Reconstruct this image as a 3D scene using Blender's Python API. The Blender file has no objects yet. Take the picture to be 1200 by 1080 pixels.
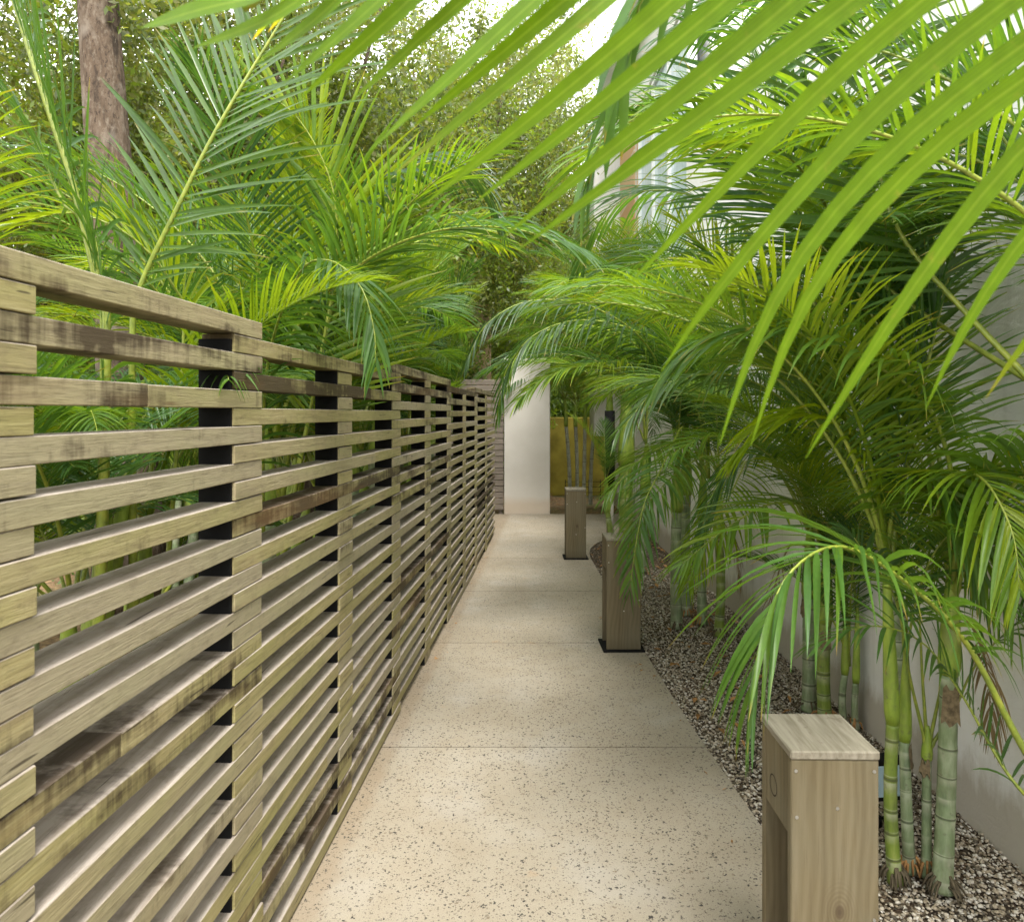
import bpy, math, random
import numpy as np
from mathutils import Vector, Matrix

rnd = random.Random(11)
R = math.radians
scene = bpy.context.scene
COL = scene.collection
FPX = 850.0
HOR = 483.0
CAM_H = 1.6


def P(px, py, Y):
    """photo pixel (1200 wide) at distance Y -> world point"""
    return np.array([(px - 600.0) / FPX * Y, Y, CAM_H - (py - HOR) / FPX * Y])


# ------------------------------------------------------------------ materials
def new_mat(name):
    m = bpy.data.materials.new(name)
    m.use_nodes = True
    nt = m.node_tree
    for n in list(nt.nodes):
        nt.nodes.remove(n)
    out = nt.nodes.new('ShaderNodeOutputMaterial')
    return m, nt, out


class NB:
    """tiny node-building helper"""
    def __init__(self, nt):
        self.nt = nt

    def n(self, typ, **kw):
        nd = self.nt.nodes.new(typ)
        for k, v in kw.items():
            if k in ('i',):
                for kk, vv in v.items():
                    nd.inputs[kk].default_value = vv
            else:
                setattr(nd, k, v)
        return nd

    def l(self, a, b):
        self.nt.links.new(a, b)

    def coords(self, scale=(1, 1, 1), kind='Object', rot=(0, 0, 0)):
        tc = self.n('ShaderNodeTexCoord')
        mp = self.n('ShaderNodeMapping')
        mp.inputs['Scale'].default_value = scale
        mp.inputs['Rotation'].default_value = rot
        self.l(tc.outputs[kind], mp.inputs['Vector'])
        return mp.outputs['Vector']

    def noise(self, vec, scale, detail=4, rough=0.55, dist=0.0):
        nd = self.n('ShaderNodeTexNoise')
        nd.inputs['Scale'].default_value = scale
        nd.inputs['Detail'].default_value = detail
        nd.inputs['Roughness'].default_value = rough
        nd.inputs['Distortion'].default_value = dist
        if vec is not None:
            self.l(vec, nd.inputs['Vector'])
        return nd.outputs['Fac']

    def ramp(self, fac, stops, interp='LINEAR'):
        nd = self.n('ShaderNodeValToRGB')
        cr = nd.color_ramp
        cr.interpolation = interp
        while len(cr.elements) < len(stops):
            cr.elements.new(0.5)
        for e, (p, c) in zip(cr.elements, stops):
            e.position = p
            if isinstance(c, (int, float)):
                c = (c, c, c)
            e.color = (c[0], c[1], c[2], 1)
        if fac is not None:
            self.l(fac, nd.inputs['Fac'])
        return nd.outputs['Color']

    def mix(self, fac, a, b, mode='MIX'):
        nd = self.n('ShaderNodeMix', data_type='RGBA', blend_type=mode)
        for sock, v in ((nd.inputs[0], fac), (nd.inputs[6], a), (nd.inputs[7], b)):
            if hasattr(v, 'default_value'):
                self.l(v, sock)
            elif isinstance(v, (int, float)):
                sock.default_value = v if sock == nd.inputs[0] else (v, v, v, 1)
            else:
                sock.default_value = (v[0], v[1], v[2], 1)
        return nd.outputs[2]

    def math(self, op, a, b=0.0, clamp=False):
        nd = self.n('ShaderNodeMath', operation=op, use_clamp=clamp)
        for i, v in enumerate((a, b)):
            if hasattr(v, 'default_value'):
                self.l(v, nd.inputs[i])
            else:
                nd.inputs[i].default_value = v
        return nd.outputs[0]

    def attr(self, name):
        nd = self.n('ShaderNodeAttribute', attribute_name=name)
        return nd.outputs['Fac']

    def bump(self, h, strength=0.3, dist=0.01):
        nd = self.n('ShaderNodeBump')
        nd.inputs['Strength'].default_value = strength
        nd.inputs['Distance'].default_value = dist
        self.l(h, nd.inputs['Height'])
        return nd.outputs['Normal']

    def bsdf(self, color, rough=0.6, normal=None, spec=0.5, metal=0.0):
        nd = self.n('ShaderNodeBsdfPrincipled')
        if hasattr(color, 'default_value'):
            self.l(color, nd.inputs['Base Color'])
        else:
            nd.inputs['Base Color'].default_value = (*color, 1)
        if hasattr(rough, 'default_value'):
            self.l(rough, nd.inputs['Roughness'])
        else:
            nd.inputs['Roughness'].default_value = rough
        nd.inputs['Specular IOR Level'].default_value = spec
        nd.inputs['Metallic'].default_value = metal
        if normal is not None:
            self.l(normal, nd.inputs['Normal'])
        return nd


def leaf_material(name, stops, transl=0.42, tgain=(1.9, 1.7, 0.6), rough=0.38, tip=True, jitter=0.35, spec=0.5, veins=False):
    m, nt, out = new_mat(name)
    b = NB(nt)
    v = b.attr('v')
    oi = b.n('ShaderNodeObjectInfo').outputs['Random']
    f = b.math('ADD', b.math('MULTIPLY', oi, 1 - jitter), b.math('MULTIPLY', v, jitter))
    col = b.ramp(f, stops)
    s = b.attr('s')
    if veins:
        ac = b.attr('ring')
        vn = b.math('MULTIPLY', b.math('ADD', b.math('SINE', b.math('MULTIPLY', ac, 95.0)), 1.0), 0.5)
        vn2 = b.math('MULTIPLY', b.math('ADD', b.math('SINE', b.math('MULTIPLY', ac, 41.0)), 1.0), 0.5)
        col = b.mix(b.math('MULTIPLY', b.math('MULTIPLY', vn, vn2), 0.38), col, (0.03, 0.08, 0.01))
        mid = b.ramp(b.math('ABSOLUTE', b.math('SUBTRACT', ac, 0.5)), [(0.02, 1.0), (0.055, 0.0)])
        col = b.mix(b.math('MULTIPLY', mid, 0.28), col, (0.42, 0.52, 0.10))
        blem = b.noise(b.coords((1, 1, 1)), 38, 4, 0.6)
        col = b.mix(b.math('MULTIPLY', b.ramp(blem, [(0.64, 0), (0.74, 1)]), 0.5), col, (0.30, 0.26, 0.06))
    # fibres along the blade give fine streaks
    st = b.noise(b.coords((1, 1, 1), 'Object'), 55, 2)
    col = b.mix(b.math('MULTIPLY', st, 0.35), col, (0.0, 0.0, 0.0), 'MIX')
    if tip:
        tipf = b.ramp(s, [(0.86, 0.0), (0.97, 1.0)])
        dead = b.ramp(v, [(0.62, 0.0), (0.72, 1.0)])
        tf = b.math('MULTIPLY', b.math('MULTIPLY', tipf, dead), 0.8)
        col = b.mix(tf, col, (0.30, 0.20, 0.05))
    pr = b.bsdf(col, rough, None, spec)
    tr = b.n('ShaderNodeBsdfTranslucent')
    tc = b.mix(1.0, col, tgain, 'MULTIPLY')
    b.l(tc, tr.inputs['Color'])
    ms = b.n('ShaderNodeMixShader')
    ms.inputs[0].default_value = transl
    b.l(pr.outputs[0], ms.inputs[1])
    b.l(tr.outputs[0], ms.inputs[2])
    b.l(ms.outputs[0], out.inputs['Surface'])
    return m


PALM_STOPS = [(0.0, (0.042, 0.110, 0.040)), (0.45, (0.080, 0.180, 0.032)),
              (0.75, (0.140, 0.250, 0.020)), (1.0, (0.27, 0.35, 0.016))]
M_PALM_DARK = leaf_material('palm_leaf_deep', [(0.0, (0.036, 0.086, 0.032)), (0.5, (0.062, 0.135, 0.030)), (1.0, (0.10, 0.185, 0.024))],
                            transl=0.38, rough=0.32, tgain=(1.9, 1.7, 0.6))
M_PALM = leaf_material('palm_leaf', PALM_STOPS, transl=0.44, rough=0.36, spec=0.35, tgain=(2.1, 1.8, 0.6))
M_PALM_NEAR = leaf_material('palm_leaf_fresh', [(0.0, (0.11, 0.22, 0.014)), (0.5, (0.165, 0.285, 0.010)), (1.0, (0.24, 0.34, 0.008))],
                            transl=0.55, tip=True, rough=0.5, spec=0.25, veins=True, tgain=(2.2, 1.9, 0.4))
M_PALM_LIME = leaf_material('palm_leaf_young', [(0.0, (0.15, 0.26, 0.02)), (1.0, (0.27, 0.36, 0.02))], transl=0.5)
M_TREE = leaf_material('tree_leaf', [(0.0, (0.05, 0.075, 0.025)), (0.3, (0.11, 0.16, 0.035)), (0.52, (0.19, 0.20, 0.055)),
                                     (0.72, (0.18, 0.28, 0.035)), (1.0, (0.34, 0.43, 0.06))],
                       transl=0.48, tgain=(1.9, 1.8, 0.8), rough=0.4, tip=False, jitter=0.85)
M_SHRUB = leaf_material('shrub_leaf', [(0.0, (0.06, 0.12, 0.03)), (0.5, (0.14, 0.24, 0.04)), (1.0, (0.30, 0.40, 0.06))],
                        transl=0.4, rough=0.4, tip=False, jitter=0.6)


def petiole_material():
    m, nt, out = new_mat('palm_petiole')
    b = NB(nt)
    n = b.noise(b.coords((6, 6, 6)), 6, 3)
    col = b.ramp(n, [(0.25, (0.13, 0.17, 0.025)), (0.55, (0.24, 0.29, 0.035)), (0.8, (0.36, 0.34, 0.05))])
    b.l(b.bsdf(col, 0.4).outputs[0], out.inputs['Surface'])
    return m


M_PET = petiole_material()


def stem_material(name, c_dark, c_mid, c_light):
    m, nt, out = new_mat(name)
    b = NB(nt)
    v = b.coords((1, 1, 1))
    n = b.noise(b.coords((22, 22, 5)), 1.6, 5, 0.6)
    col = b.ramp(n, [(0.25, c_dark), (0.5, c_mid), (0.78, c_light)])
    ring = b.attr('ring')
    wn_ = b.noise(b.coords((9, 9, 9)), 2.0, 3)
    scar = b.math('MULTIPLY', b.ramp(ring, [(0.0, 0.0), (0.5, 0.0), (0.82, 1.0), (0.87, 1.0), (0.89, 0.0)]), b.ramp(wn_, [(0.35, 0.2), (0.6, 1.0)]))
    col = b.mix(b.math('MULTIPLY', scar, 0.55), col, (0.50, 0.50, 0.38))
    dark = b.ramp(ring, [(0.89, 0.0), (0.92, 1.0), (0.96, 1.0), (0.985, 0.0)])
    col = b.mix(b.math('MULTIPLY', dark, 0.75), col, (0.05, 0.05, 0.025))
    sc = b.noise(v, 40, 3)
    col = b.mix(b.math('MULTIPLY', b.ramp(sc, [(0.6, 0), (0.72, 1)]), 0.5), col, (0.09, 0.075, 0.05))
    low = b.noise(b.coords((5, 5, 3)), 2.2, 4, 0.65)
    col = b.mix(b.math('MULTIPLY', b.ramp(low, [(0.5, 0), (0.68, 1)]), 0.45), col, (0.12, 0.10, 0.06))
    b.l(b.bsdf(col, 0.55).outputs[0], out.inputs['Surface'])
    return m


M_STEM = stem_material('palm_stem_grey_green', (0.10, 0.14, 0.07), (0.20, 0.26, 0.13), (0.36, 0.40, 0.27))
M_STEM_PALE = stem_material('palm_stem_pale', (0.22, 0.22, 0.16), (0.36, 0.37, 0.28), (0.50, 0.50, 0.42))
M_STEM_G = stem_material('palm_stem_green', (0.08, 0.13, 0.02), (0.17, 0.24, 0.03), (0.30, 0.34, 0.08))
M_SHAFT = stem_material('palm_crownshaft', (0.12, 0.19, 0.02), (0.22, 0.31, 0.03), (0.32, 0.38, 0.06))


def fence_wood():
    m, nt, out = new_mat('weathered_fence_wood')
    b = NB(nt)
    tint = b.attr('v')
    stain_a = b.attr('s')
    grain = b.noise(b.coords((38, 2.2, 60)), 1.5, 5, 0.6, 0.6)
    fine = b.noise(b.coords((220, 9, 260)), 1.0, 3, 0.7)
    front = b.ramp(grain, [(0.22, (0.168, 0.1302, 0.0689)), (0.5, (0.3108, 0.2562, 0.126)), (0.8, (0.42, 0.3612, 0.1974))])
    # green algae film in broad patches
    alg = b.noise(b.coords((3, 1.6, 5)), 1.3, 4, 0.6)
    algf = b.math('MULTIPLY', b.ramp(alg, [(0.38, 0), (0.62, 1)]), 0.55)
    front = b.mix(algf, front, (0.2772, 0.2688, 0.0882))
    # silver-grey weathering varies from board to board
    grey = b.math('MULTIPLY', b.ramp(tint, [(0.35, 0.0), (0.9, 0.6)]), b.math('SUBTRACT', 1.0, b.math('MULTIPLY', stain_a, 0.9), True))
    front = b.mix(grey, front, (0.3024, 0.2646, 0.2058))
    top = b.ramp(grain, [(0.2, (0.21, 0.1722, 0.1386)), (0.5, (0.3276, 0.2814, 0.2394)), (0.8, (0.42, 0.3738, 0.3276))])
    geo = b.n('ShaderNodeNewGeometry')
    sx = b.n('ShaderNodeSeparateXYZ')
    b.l(geo.outputs['Normal'], sx.inputs[0])
    tf = b.ramp(sx.outputs['Z'], [(0.45, 0.0), (0.85, 1.0)])
    col = b.mix(tf, front, top)
    # knots and short drying splits
    kv = b.n('ShaderNodeTexVoronoi')
    kv.inputs['Scale'].default_value = 1.0
    b.l(b.coords((9, 2.6, 20.6)), kv.inputs['Vector'])
    ks = b.n('ShaderNodeSeparateColor')
    b.l(kv.outputs['Color'], ks.inputs[0])
    kn = b.math('MULTIPLY', b.ramp(kv.outputs['Distance'], [(0.03, 1.0), (0.13, 0.0)]), b.ramp(ks.outputs[0], [(0.66, 0.0), (0.7, 1.0)]))
    col = b.mix(b.math('MULTIPLY', kn, 0.75), col, (0.084, 0.0462, 0.021))
    cr = b.noise(b.coords((60, 3.2, 120)), 1.0, 2, 0.5, 0.4)
    ck = b.ramp(cr, [(0.70, 0.0), (0.74, 1.0)])
    col = b.mix(b.math('MULTIPLY', ck, 0.8), col, (0.0378, 0.0269, 0.0168))
    gr = b.noise(b.coords((14, 11, 24)), 1.6, 6, 0.7)
    col = b.mix(b.math('MULTIPLY', b.ramp(gr, [(0.5, 0.0), (0.72, 1.0)]), 0.45), col, (0.1176, 0.0924, 0.0546))
    # black mould, streaked downwards
    mo = b.noise(b.coords((2, 2.4, 9)), 1.5, 5, 0.62)
    dr = b.noise(b.coords((30, 42, 4)), 1.0, 4, 0.6)
    mm = b.math('ADD', b.math('MULTIPLY', mo, 0.75), b.math('MULTIPLY', dr, 0.35))
    mm = b.math('ADD', mm, b.math('MULTIPLY', stain_a, 0.44))
    mould = b.ramp(mm, [(0.70, 0.0), (0.86, 1.0)])
    col = b.mix(b.math('MULTIPLY', mould, 0.88), col, (0.0378, 0.0235, 0.0118))
    warm = b.noise(b.coords((3, 1.2, 7)), 1.0, 3)
    wf = b.math('MULTIPLY', b.math('MULTIPLY', b.ramp(warm, [(0.52, 0), (0.68, 1)]), stain_a), 0.6)
    col = b.mix(wf, col, (0.1848, 0.0966, 0.0336))
    sp = b.math('MULTIPLY', b.ramp(fine, [(0.55, 0.0), (0.75, 1.0)]), 0.28)
    col = b.mix(sp, col, (0.1092, 0.084, 0.0504))
    rough = 0.82
    h = b.math('ADD', b.math('MULTIPLY', grain, 0.7), b.math('MULTIPLY', fine, 0.5))
    b.l(b.bsdf(col, rough, b.bump(h, 0.55, 0.004), 0.25).outputs[0], out.inputs['Surface'])
    return m


M_FENCE = fence_wood()


def simple(name, c, rough=0.5, spec=0.5, metal=0.0, var=0.0, vscale=8):
    m, nt, out = new_mat(name)
    b = NB(nt)
    if var:
        n = b.noise(b.coords(), vscale, 5)
        lo = tuple(x * (1 - var) for x in c)
        hi = tuple(min(1, x * (1 + var)) for x in c)
        col = b.ramp(n, [(0.3, lo), (0.7, hi)])
        nrm = b.bump(n, 0.15, 0.005)
    else:
        col, nrm = c, None
    b.l(b.bsdf(col, rough, nrm, spec, metal).outputs[0], out.inputs['Surface'])
    return m


M_BLACK = simple('matte_black', (0.005, 0.005, 0.005), 0.75, 0.15)
M_STEEL = simple('dull_steel_screw', (0.55, 0.54, 0.5), 0.35, 0.5, 0.8)
M_GLASS_PALE = simple('frosted_lamp_glass', (0.42, 0.58, 0.66), 0.2)
M_DARKSOIL = simple('dark_soil', (0.055, 0.04, 0.028), 0.95, 0.2, 0, 0.6, 14)
M_OCHRE = simple('ochre_render', (0.33, 0.27, 0.045), 0.85, 0.2, 0, 0.35, 3)
M_PEACH = simple('peach_post', (0.55, 0.38, 0.25), 0.8, 0.2, 0, 0.15, 6)


def bollard_wood(name, ring_dir):
    m, nt, out = new_mat(name)
    b = NB(nt)
    vec = b.coords((1, 1, 1))
    warp = b.noise(b.coords((3, 3, 1.2)), 1.2, 2)
    # growth-ring lines: bands of a warped coordinate, long along the grain
    sx = b.n('ShaderNodeSeparateXYZ')
    b.l(vec, sx.inputs[0])
    a = sx.outputs['X'] if ring_dir == 'X' else sx.outputs['Y']
    ph = b.math('ADD', b.math('MULTIPLY', a, 240.0), b.math('MULTIPLY', warp, 46.0))
    band = b.math('MULTIPLY', b.math('ADD', b.math('SINE', ph), 1.0), 0.5)
    fine = b.noise(b.coords((170, 170, 7)), 1.0, 4, 0.7)
    lat = b.noise(b.coords((26, 26, 0.7)), 1.0, 3, 0.6)
    band = b.math('ADD', b.math('MULTIPLY', band, 0.16), b.math('MULTIPLY', lat, 0.84))
    col = b.ramp(band, [(0.22, (0.0978, 0.0748, 0.0382)), (0.5, (0.1403, 0.1122, 0.062)), (0.8, (0.1827, 0.1513, 0.0918))])
    gr = b.noise(b.coords((4, 4, 2.4)), 1.5, 4)
    col = b.mix(b.math('MULTIPLY', b.ramp(gr, [(0.4, 0), (0.7, 1)]), 0.45), col, (0.1318, 0.1232, 0.085))
    col = b.mix(b.math('MULTIPLY', b.ramp(fine, [(0.5, 0), (0.75, 1)]), 0.35), col, (0.0723, 0.051, 0.0272))
    # darker towards the foot, with a noisy upper edge
    ft = b.math('ADD', sx.outputs['Z'], b.math('MULTIPLY', gr, 0.10))
    col = b.mix(b.ramp(ft, [(0.05, 0.65), (0.16, 0.0)]), col, (0.0765, 0.0638, 0.034))
    kx = b.math('SUBTRACT', a, 0.012)
    kz = b.math('MULTIPLY', b.math('SUBTRACT', sx.outputs['Z'], 0.36), 0.62)
    kr = b.math('SQRT', b.math('ADD', b.math('MULTIPLY', kx, kx), b.math('MULTIPLY', kz, kz)))
    kr = b.math('ADD', kr, b.math('MULTIPLY', b.math('SUBTRACT', warp, 0.5), 0.02))
    rings = b.math('MULTIPLY', b.math('ADD', b.math('SINE', b.math('MULTIPLY', kr, 900.0)), 1.0), 0.5)
    col = b.mix(b.math('MULTIPLY', b.math('MULTIPLY', rings, b.ramp(kr, [(0.0, 1.0), (0.055, 0.0)])), 0.5), col, (0.0723, 0.051, 0.0255))
    col = b.mix(b.math('MULTIPLY', b.ramp(kr, [(0.006, 1.0), (0.014, 0.0)]), 0.8), col, (0.0638, 0.0425, 0.0238))
    h = b.math('ADD', b.math('MULTIPLY', band, 0.4), fine)
    b.l(b.bsdf(col, 0.75, b.bump(h, 0.25, 0.003), 0.3).outputs[0], out.inputs['Surface'])
    return m


M_BOLL = bollard_wood('bollard_timber', 'X')
M_BOLL_S = bollard_wood('bollard_timber_side', 'Y')


def bollard_top():
    m, nt, out = new_mat('bollard_cap_timber')
    b = NB(nt)
    g = b.noise(b.coords((60, 5, 30)), 1.2, 5, 0.6, 0.3)
    col = b.ramp(g, [(0.3, (0.1615, 0.1403, 0.102)), (0.55, (0.2465, 0.221, 0.17)), (0.8, (0.306, 0.2805, 0.2295))])
    s = b.noise(b.coords((1, 1, 1)), 30, 4)
    col = b.mix(b.math('MULTIPLY', b.ramp(s, [(0.6, 0), (0.7, 1)]), 0.6), col, (0.1275, 0.102, 0.0765))
    b.l(b.bsdf(col, 0.85, b.bump(g, 0.4, 0.003), 0.2).outputs[0], out.inputs['Surface'])
    return m


M_CAP = bollard_top()


def path_material():
    m, nt, out = new_mat('exposed_aggregate_concrete')
    b = NB(nt)
    vec = b.coords()
    big = b.noise(vec, 1.1, 4, 0.55)
    mid = b.noise(vec, 7, 5, 0.6)
    sand = b.noise(vec, 260, 3, 0.7)
    col = b.ramp(big, [(0.3, (0.278, 0.24, 0.178)), (0.5, (0.32, 0.283, 0.218)), (0.7, (0.338, 0.308, 0.252))])
    col = b.mix(b.math('MULTIPLY', b.ramp(mid, [(0.4, 0), (0.75, 1)]), 0.35), col, (0.24, 0.188, 0.124))
    col = b.mix(b.math('MULTIPLY', b.ramp(sand, [(0.35, 1), (0.6, 0)]), 0.4), col, (0.16, 0.124, 0.08))
    col = b.mix(b.math('MULTIPLY', b.ramp(sand, [(0.55, 0), (0.8, 1)]), 0.5), col, (0.464, 0.416, 0.336))
    # pale lime bloom and rusty spots
    bl = b.noise(b.coords((1, 1, 1)), 2.3, 3, 0.5)
    col = b.mix(b.math('MULTIPLY', b.ramp(bl, [(0.55, 0), (0.8, 1)]), 0.3), col, (0.416, 0.408, 0.392))
    # dirt carried in along the left edge and the patch of orange dust by the far wall
    rs = b.noise(b.coords((1, 1, 1)), 3.1, 4, 0.6)
    col = b.mix(b.math('MULTIPLY', b.ramp(rs, [(0.66, 0), (0.74, 1)]), 0.4), col, (0.336, 0.2, 0.088))
    sx = b.n('ShaderNodeSeparateXYZ')
    b.l(vec, sx.inputs[0])
    e = b.math('ADD', b.math('SUBTRACT', sx.outputs['X'], b.math('MULTIPLY', sx.outputs['Y'], 0.0655)), 0.848)
    en = b.noise(vec, 9, 5, 0.65)
    ed = b.math('SUBTRACT', e, b.math('MULTIPLY', en, 0.10))
    col = b.mix(b.math('MULTIPLY', b.ramp(ed, [(0.0, 1.0), (0.05, 0.0)]), 0.4), col, (0.20, 0.135, 0.075))
    # dark chips
    def chips(scale, lo, hi, keep, seed):
        wv = b.n('ShaderNodeTexNoise')
        wv.inputs['Scale'].default_value = scale * 1.6
        wv.inputs['Detail'].default_value = 2
        b.l(vec, wv.inputs['Vector'])
        off = b.n('ShaderNodeVectorMath', operation='SCALE')
        b.l(wv.outputs['Color'], off.inputs[0])
        off.inputs['Scale'].default_value = 1.5 / scale
        add = b.n('ShaderNodeVectorMath', operation='ADD')
        b.l(vec, add.inputs[0])
        b.l(off.outputs[0], add.inputs[1])
        add2 = b.n('ShaderNodeVectorMath', operation='ADD')
        b.l(add.outputs[0], add2.inputs[0])
        add2.inputs[1].default_value = (seed, seed * 0.7, 0)
        vo = b.n('ShaderNodeTexVoronoi')
        vo.inputs['Scale'].default_value = scale
        b.l(add2.outputs[0], vo.inputs['Vector'])
        near = b.ramp(vo.outputs['Distance'], [(lo, 1.0), (hi, 0.0)])
        sep = b.n('ShaderNodeSeparateColor')
        b.l(vo.outputs['Color'], sep.inputs[0])
        k = b.ramp(sep.outputs[0], [(keep, 0.0), (keep + 0.06, 1.0)])
        return b.math('MULTIPLY', near, k), sep.outputs[1]
    c1, t1 = chips(56, 0.23, 0.30, 0.26, 3.0)
    c2, t2 = chips(100, 0.22, 0.30, 0.34, 9.0)
    c3, t3 = chips(34, 0.15, 0.19, 0.5, 17.0)
    dens = b.ramp(b.noise(vec, 2.0, 3), [(0.3, 0.55), (0.6, 1.0)])
    tone = b.ramp(t1, [(0.0, (0.024, 0.0224, 0.0208)), (0.6, (0.068, 0.0576, 0.0464)), (1.0, (0.16, 0.12, 0.08))])
    col = b.mix(b.math('MULTIPLY', b.math('MULTIPLY', c1, dens), 1.0), col, tone)
    col = b.mix(b.math('MULTIPLY', b.math('MULTIPLY', c2, dens), 0.9), col, (0.08, 0.068, 0.052))
    col = b.mix(b.math('MULTIPLY', c3, 1.0), col, (0.036, 0.032, 0.0288))
    h = b.math('SUBTRACT', sand, b.math('MULTIPLY', c1, 0.6))
    b.l(b.bsdf(col, 0.8, b.bump(h, 0.3, 0.002), 0.3).outputs[0], out.inputs['Surface'])
    return m


M_PATH = path_material()


def wall_material():
    m, nt, out = new_mat('white_painted_plaster')
    b = NB(nt)
    vec = b.coords()
    n = b.noise(vec, 2.2, 5)
    f = b.noise(vec, 90, 3)
    col = b.ramp(n, [(0.3, (0.74, 0.72, 0.69)), (0.7, (0.82, 0.81, 0.79))])
    sx = b.n('ShaderNodeSeparateXYZ')
    b.l(vec, sx.inputs[0])
    spl = b.noise(b.coords((5, 5, 2)), 2.5, 5, 0.65)
    ft = b.math('SUBTRACT', sx.outputs['Z'], b.math('MULTIPLY', spl, 0.30))
    col = b.mix(b.ramp(ft, [(0.0, 0.65), (0.12, 0.0)]), col, (0.36, 0.30, 0.20))
    dr = b.noise(b.coords((14, 14, 0.8)), 1.5, 4, 0.6)
    col = b.mix(b.math('MULTIPLY', b.ramp(dr, [(0.55, 0), (0.75, 1)]), 0.25), col, (0.47, 0.45, 0.39))
    b.l(b.bsdf(col, 0.85, b.bump(b.math('ADD', b.math('MULTIPLY', b.noise(b.coords((4, 4, 7)), 2.2, 5, 0.6, 1.2), 1.6), b.math('MULTIPLY', f, 0.4)), 0.35, 0.010), 0.25).outputs[0], out.inputs['Surface'])
    return m


M_WALL = wall_material()


def pillar_material():
    m, nt, out = new_mat('cream_concrete')
    b = NB(nt)
    vec = b.coords()
    n = b.noise(vec, 1.7, 5)
    col = b.ramp(n, [(0.3, (0.53, 0.495, 0.44)), (0.7, (0.62, 0.585, 0.53))])
    sx = b.n('ShaderNodeSeparateXYZ')
    b.l(vec, sx.inputs[0])
    ft = b.math('SUBTRACT', sx.outputs['Z'], b.math('MULTIPLY', n, 0.35))
    col = b.mix(b.ramp(ft, [(0.0, 0.4), (0.12, 0.0)]), col, (0.425, 0.2805, 0.1445))
    b.l(b.bsdf(col, 0.85, b.bump(b.noise(vec, 60, 3), 0.1, 0.005), 0.25).outputs[0], out.inputs['Surface'])
    return m


M_PILLAR = pillar_material()


def brick_material():
    m, nt, out = new_mat('peach_stone_courses')
    b = NB(nt)
    br = b.n('ShaderNodeTexBrick')
    br.inputs['Scale'].default_value = 1.0
    br.inputs['Brick Width'].default_value = 0.6
    br.inputs['Row Height'].default_value = 0.28
    br.inputs['Mortar Size'].default_value = 0.012
    br.inputs['Color1'].default_value = (0.62, 0.46, 0.30, 1)
    br.inputs['Color2'].default_value = (0.50, 0.30, 0.15, 1)
    br.inputs['Mortar'].default_value = (0.55, 0.5, 0.42, 1)
    mp = b.coords((1, 1, 1), 'Object', (R(90), 0, R(90)))
    b.l(mp, br.inputs['Vector'])
    b.l(b.bsdf(br.outputs['Color'], 0.85, None, 0.2).outputs[0], out.inputs['Surface'])
    return m


M_BRICK = brick_material()


def gate_material():
    m, nt, out = new_mat('red_brown_slats')
    b = NB(nt)
    g = b.noise(b.coords((4, 30, 60)), 1.0, 4)
    col = b.ramp(g, [(0.3, (0.13, 0.105, 0.082)), (0.7, (0.25, 0.21, 0.17))])
    b.l(b.bsdf(col, 0.75, b.bump(g, 0.3, 0.003), 0.3).outputs[0], out.inputs['Surface'])
    return m


M_GATE = gate_material()


def gravel_material():
    m, nt, out = new_mat('river_gravel')
    b = NB(nt)
    v = b.attr('v')
    col = b.ramp(v, [(0.0, (0.05, 0.043, 0.032)), (0.15, (0.14, 0.115, 0.078)), (0.3, (0.28, 0.225, 0.15)),
                     (0.55, (0.42, 0.355, 0.255)), (0.8, (0.57, 0.52, 0.43)), (1.0, (0.70, 0.665, 0.59))])
    n = b.noise(b.coords(), 120, 3)
    col = b.mix(b.math('MULTIPLY', n, 0.4), col, (0.10, 0.08, 0.06))
    b.l(b.bsdf(col, 0.7, None, 0.35).outputs[0], out.inputs['Surface'])
    return m


M_GRAVEL = gravel_material()


def bed_material():
    m, nt, out = new_mat('gravelly_soil')
    b = NB(nt)
    vec = b.coords()
    vo = b.n('ShaderNodeTexVoronoi')
    vo.inputs['Scale'].default_value = 55
    b.l(vec, vo.inputs['Vector'])
    sep = b.n('ShaderNodeSeparateColor')
    b.l(vo.outputs['Color'], sep.inputs[0])
    col = b.ramp(sep.outputs[0], [(0.0, (0.03, 0.024, 0.018)), (0.4, (0.09, 0.065, 0.042)), (0.7, (0.20, 0.15, 0.10)), (1.0, (0.42, 0.36, 0.27))])
    col = b.mix(b.ramp(vo.outputs['Distance'], [(0.3, 0.0), (0.6, 0.85)]), col, (0.02, 0.016, 0.012))
    big = b.noise(vec, 3, 4)
    col = b.mix(b.math('MULTIPLY', b.ramp(big, [(0.45, 0), (0.7, 1)]), 0.4), col, (0.14, 0.08, 0.04))
    b.l(b.bsdf(col, 0.9, b.bump(b.math('SUBTRACT', 1.0, vo.outputs['Distance']), 0.8, 0.01), 0.2).outputs[0], out.inputs['Surface'])
    return m


M_BED = bed_material()


def ground_material():
    m, nt, out = new_mat('leaf_littered_soil')
    b = NB(nt)
    vec = b.coords()
    n = b.noise(vec, 0.8, 5)
    f = b.noise(vec, 18, 5, 0.7)
    col = b.ramp(f, [(0.3, (0.08, 0.055, 0.03)), (0.5, (0.20, 0.13, 0.07)), (0.7, (0.40, 0.26, 0.13))])
    col = b.mix(b.ramp(n, [(0.45, 0), (0.6, 0.7)]), col, (0.06, 0.09, 0.025))
    b.l(b.bsdf(col, 0.95, b.bump(f, 0.6, 0.03), 0.15).outputs[0], out.inputs['Surface'])
    return m


M_GROUND = ground_material()


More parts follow.
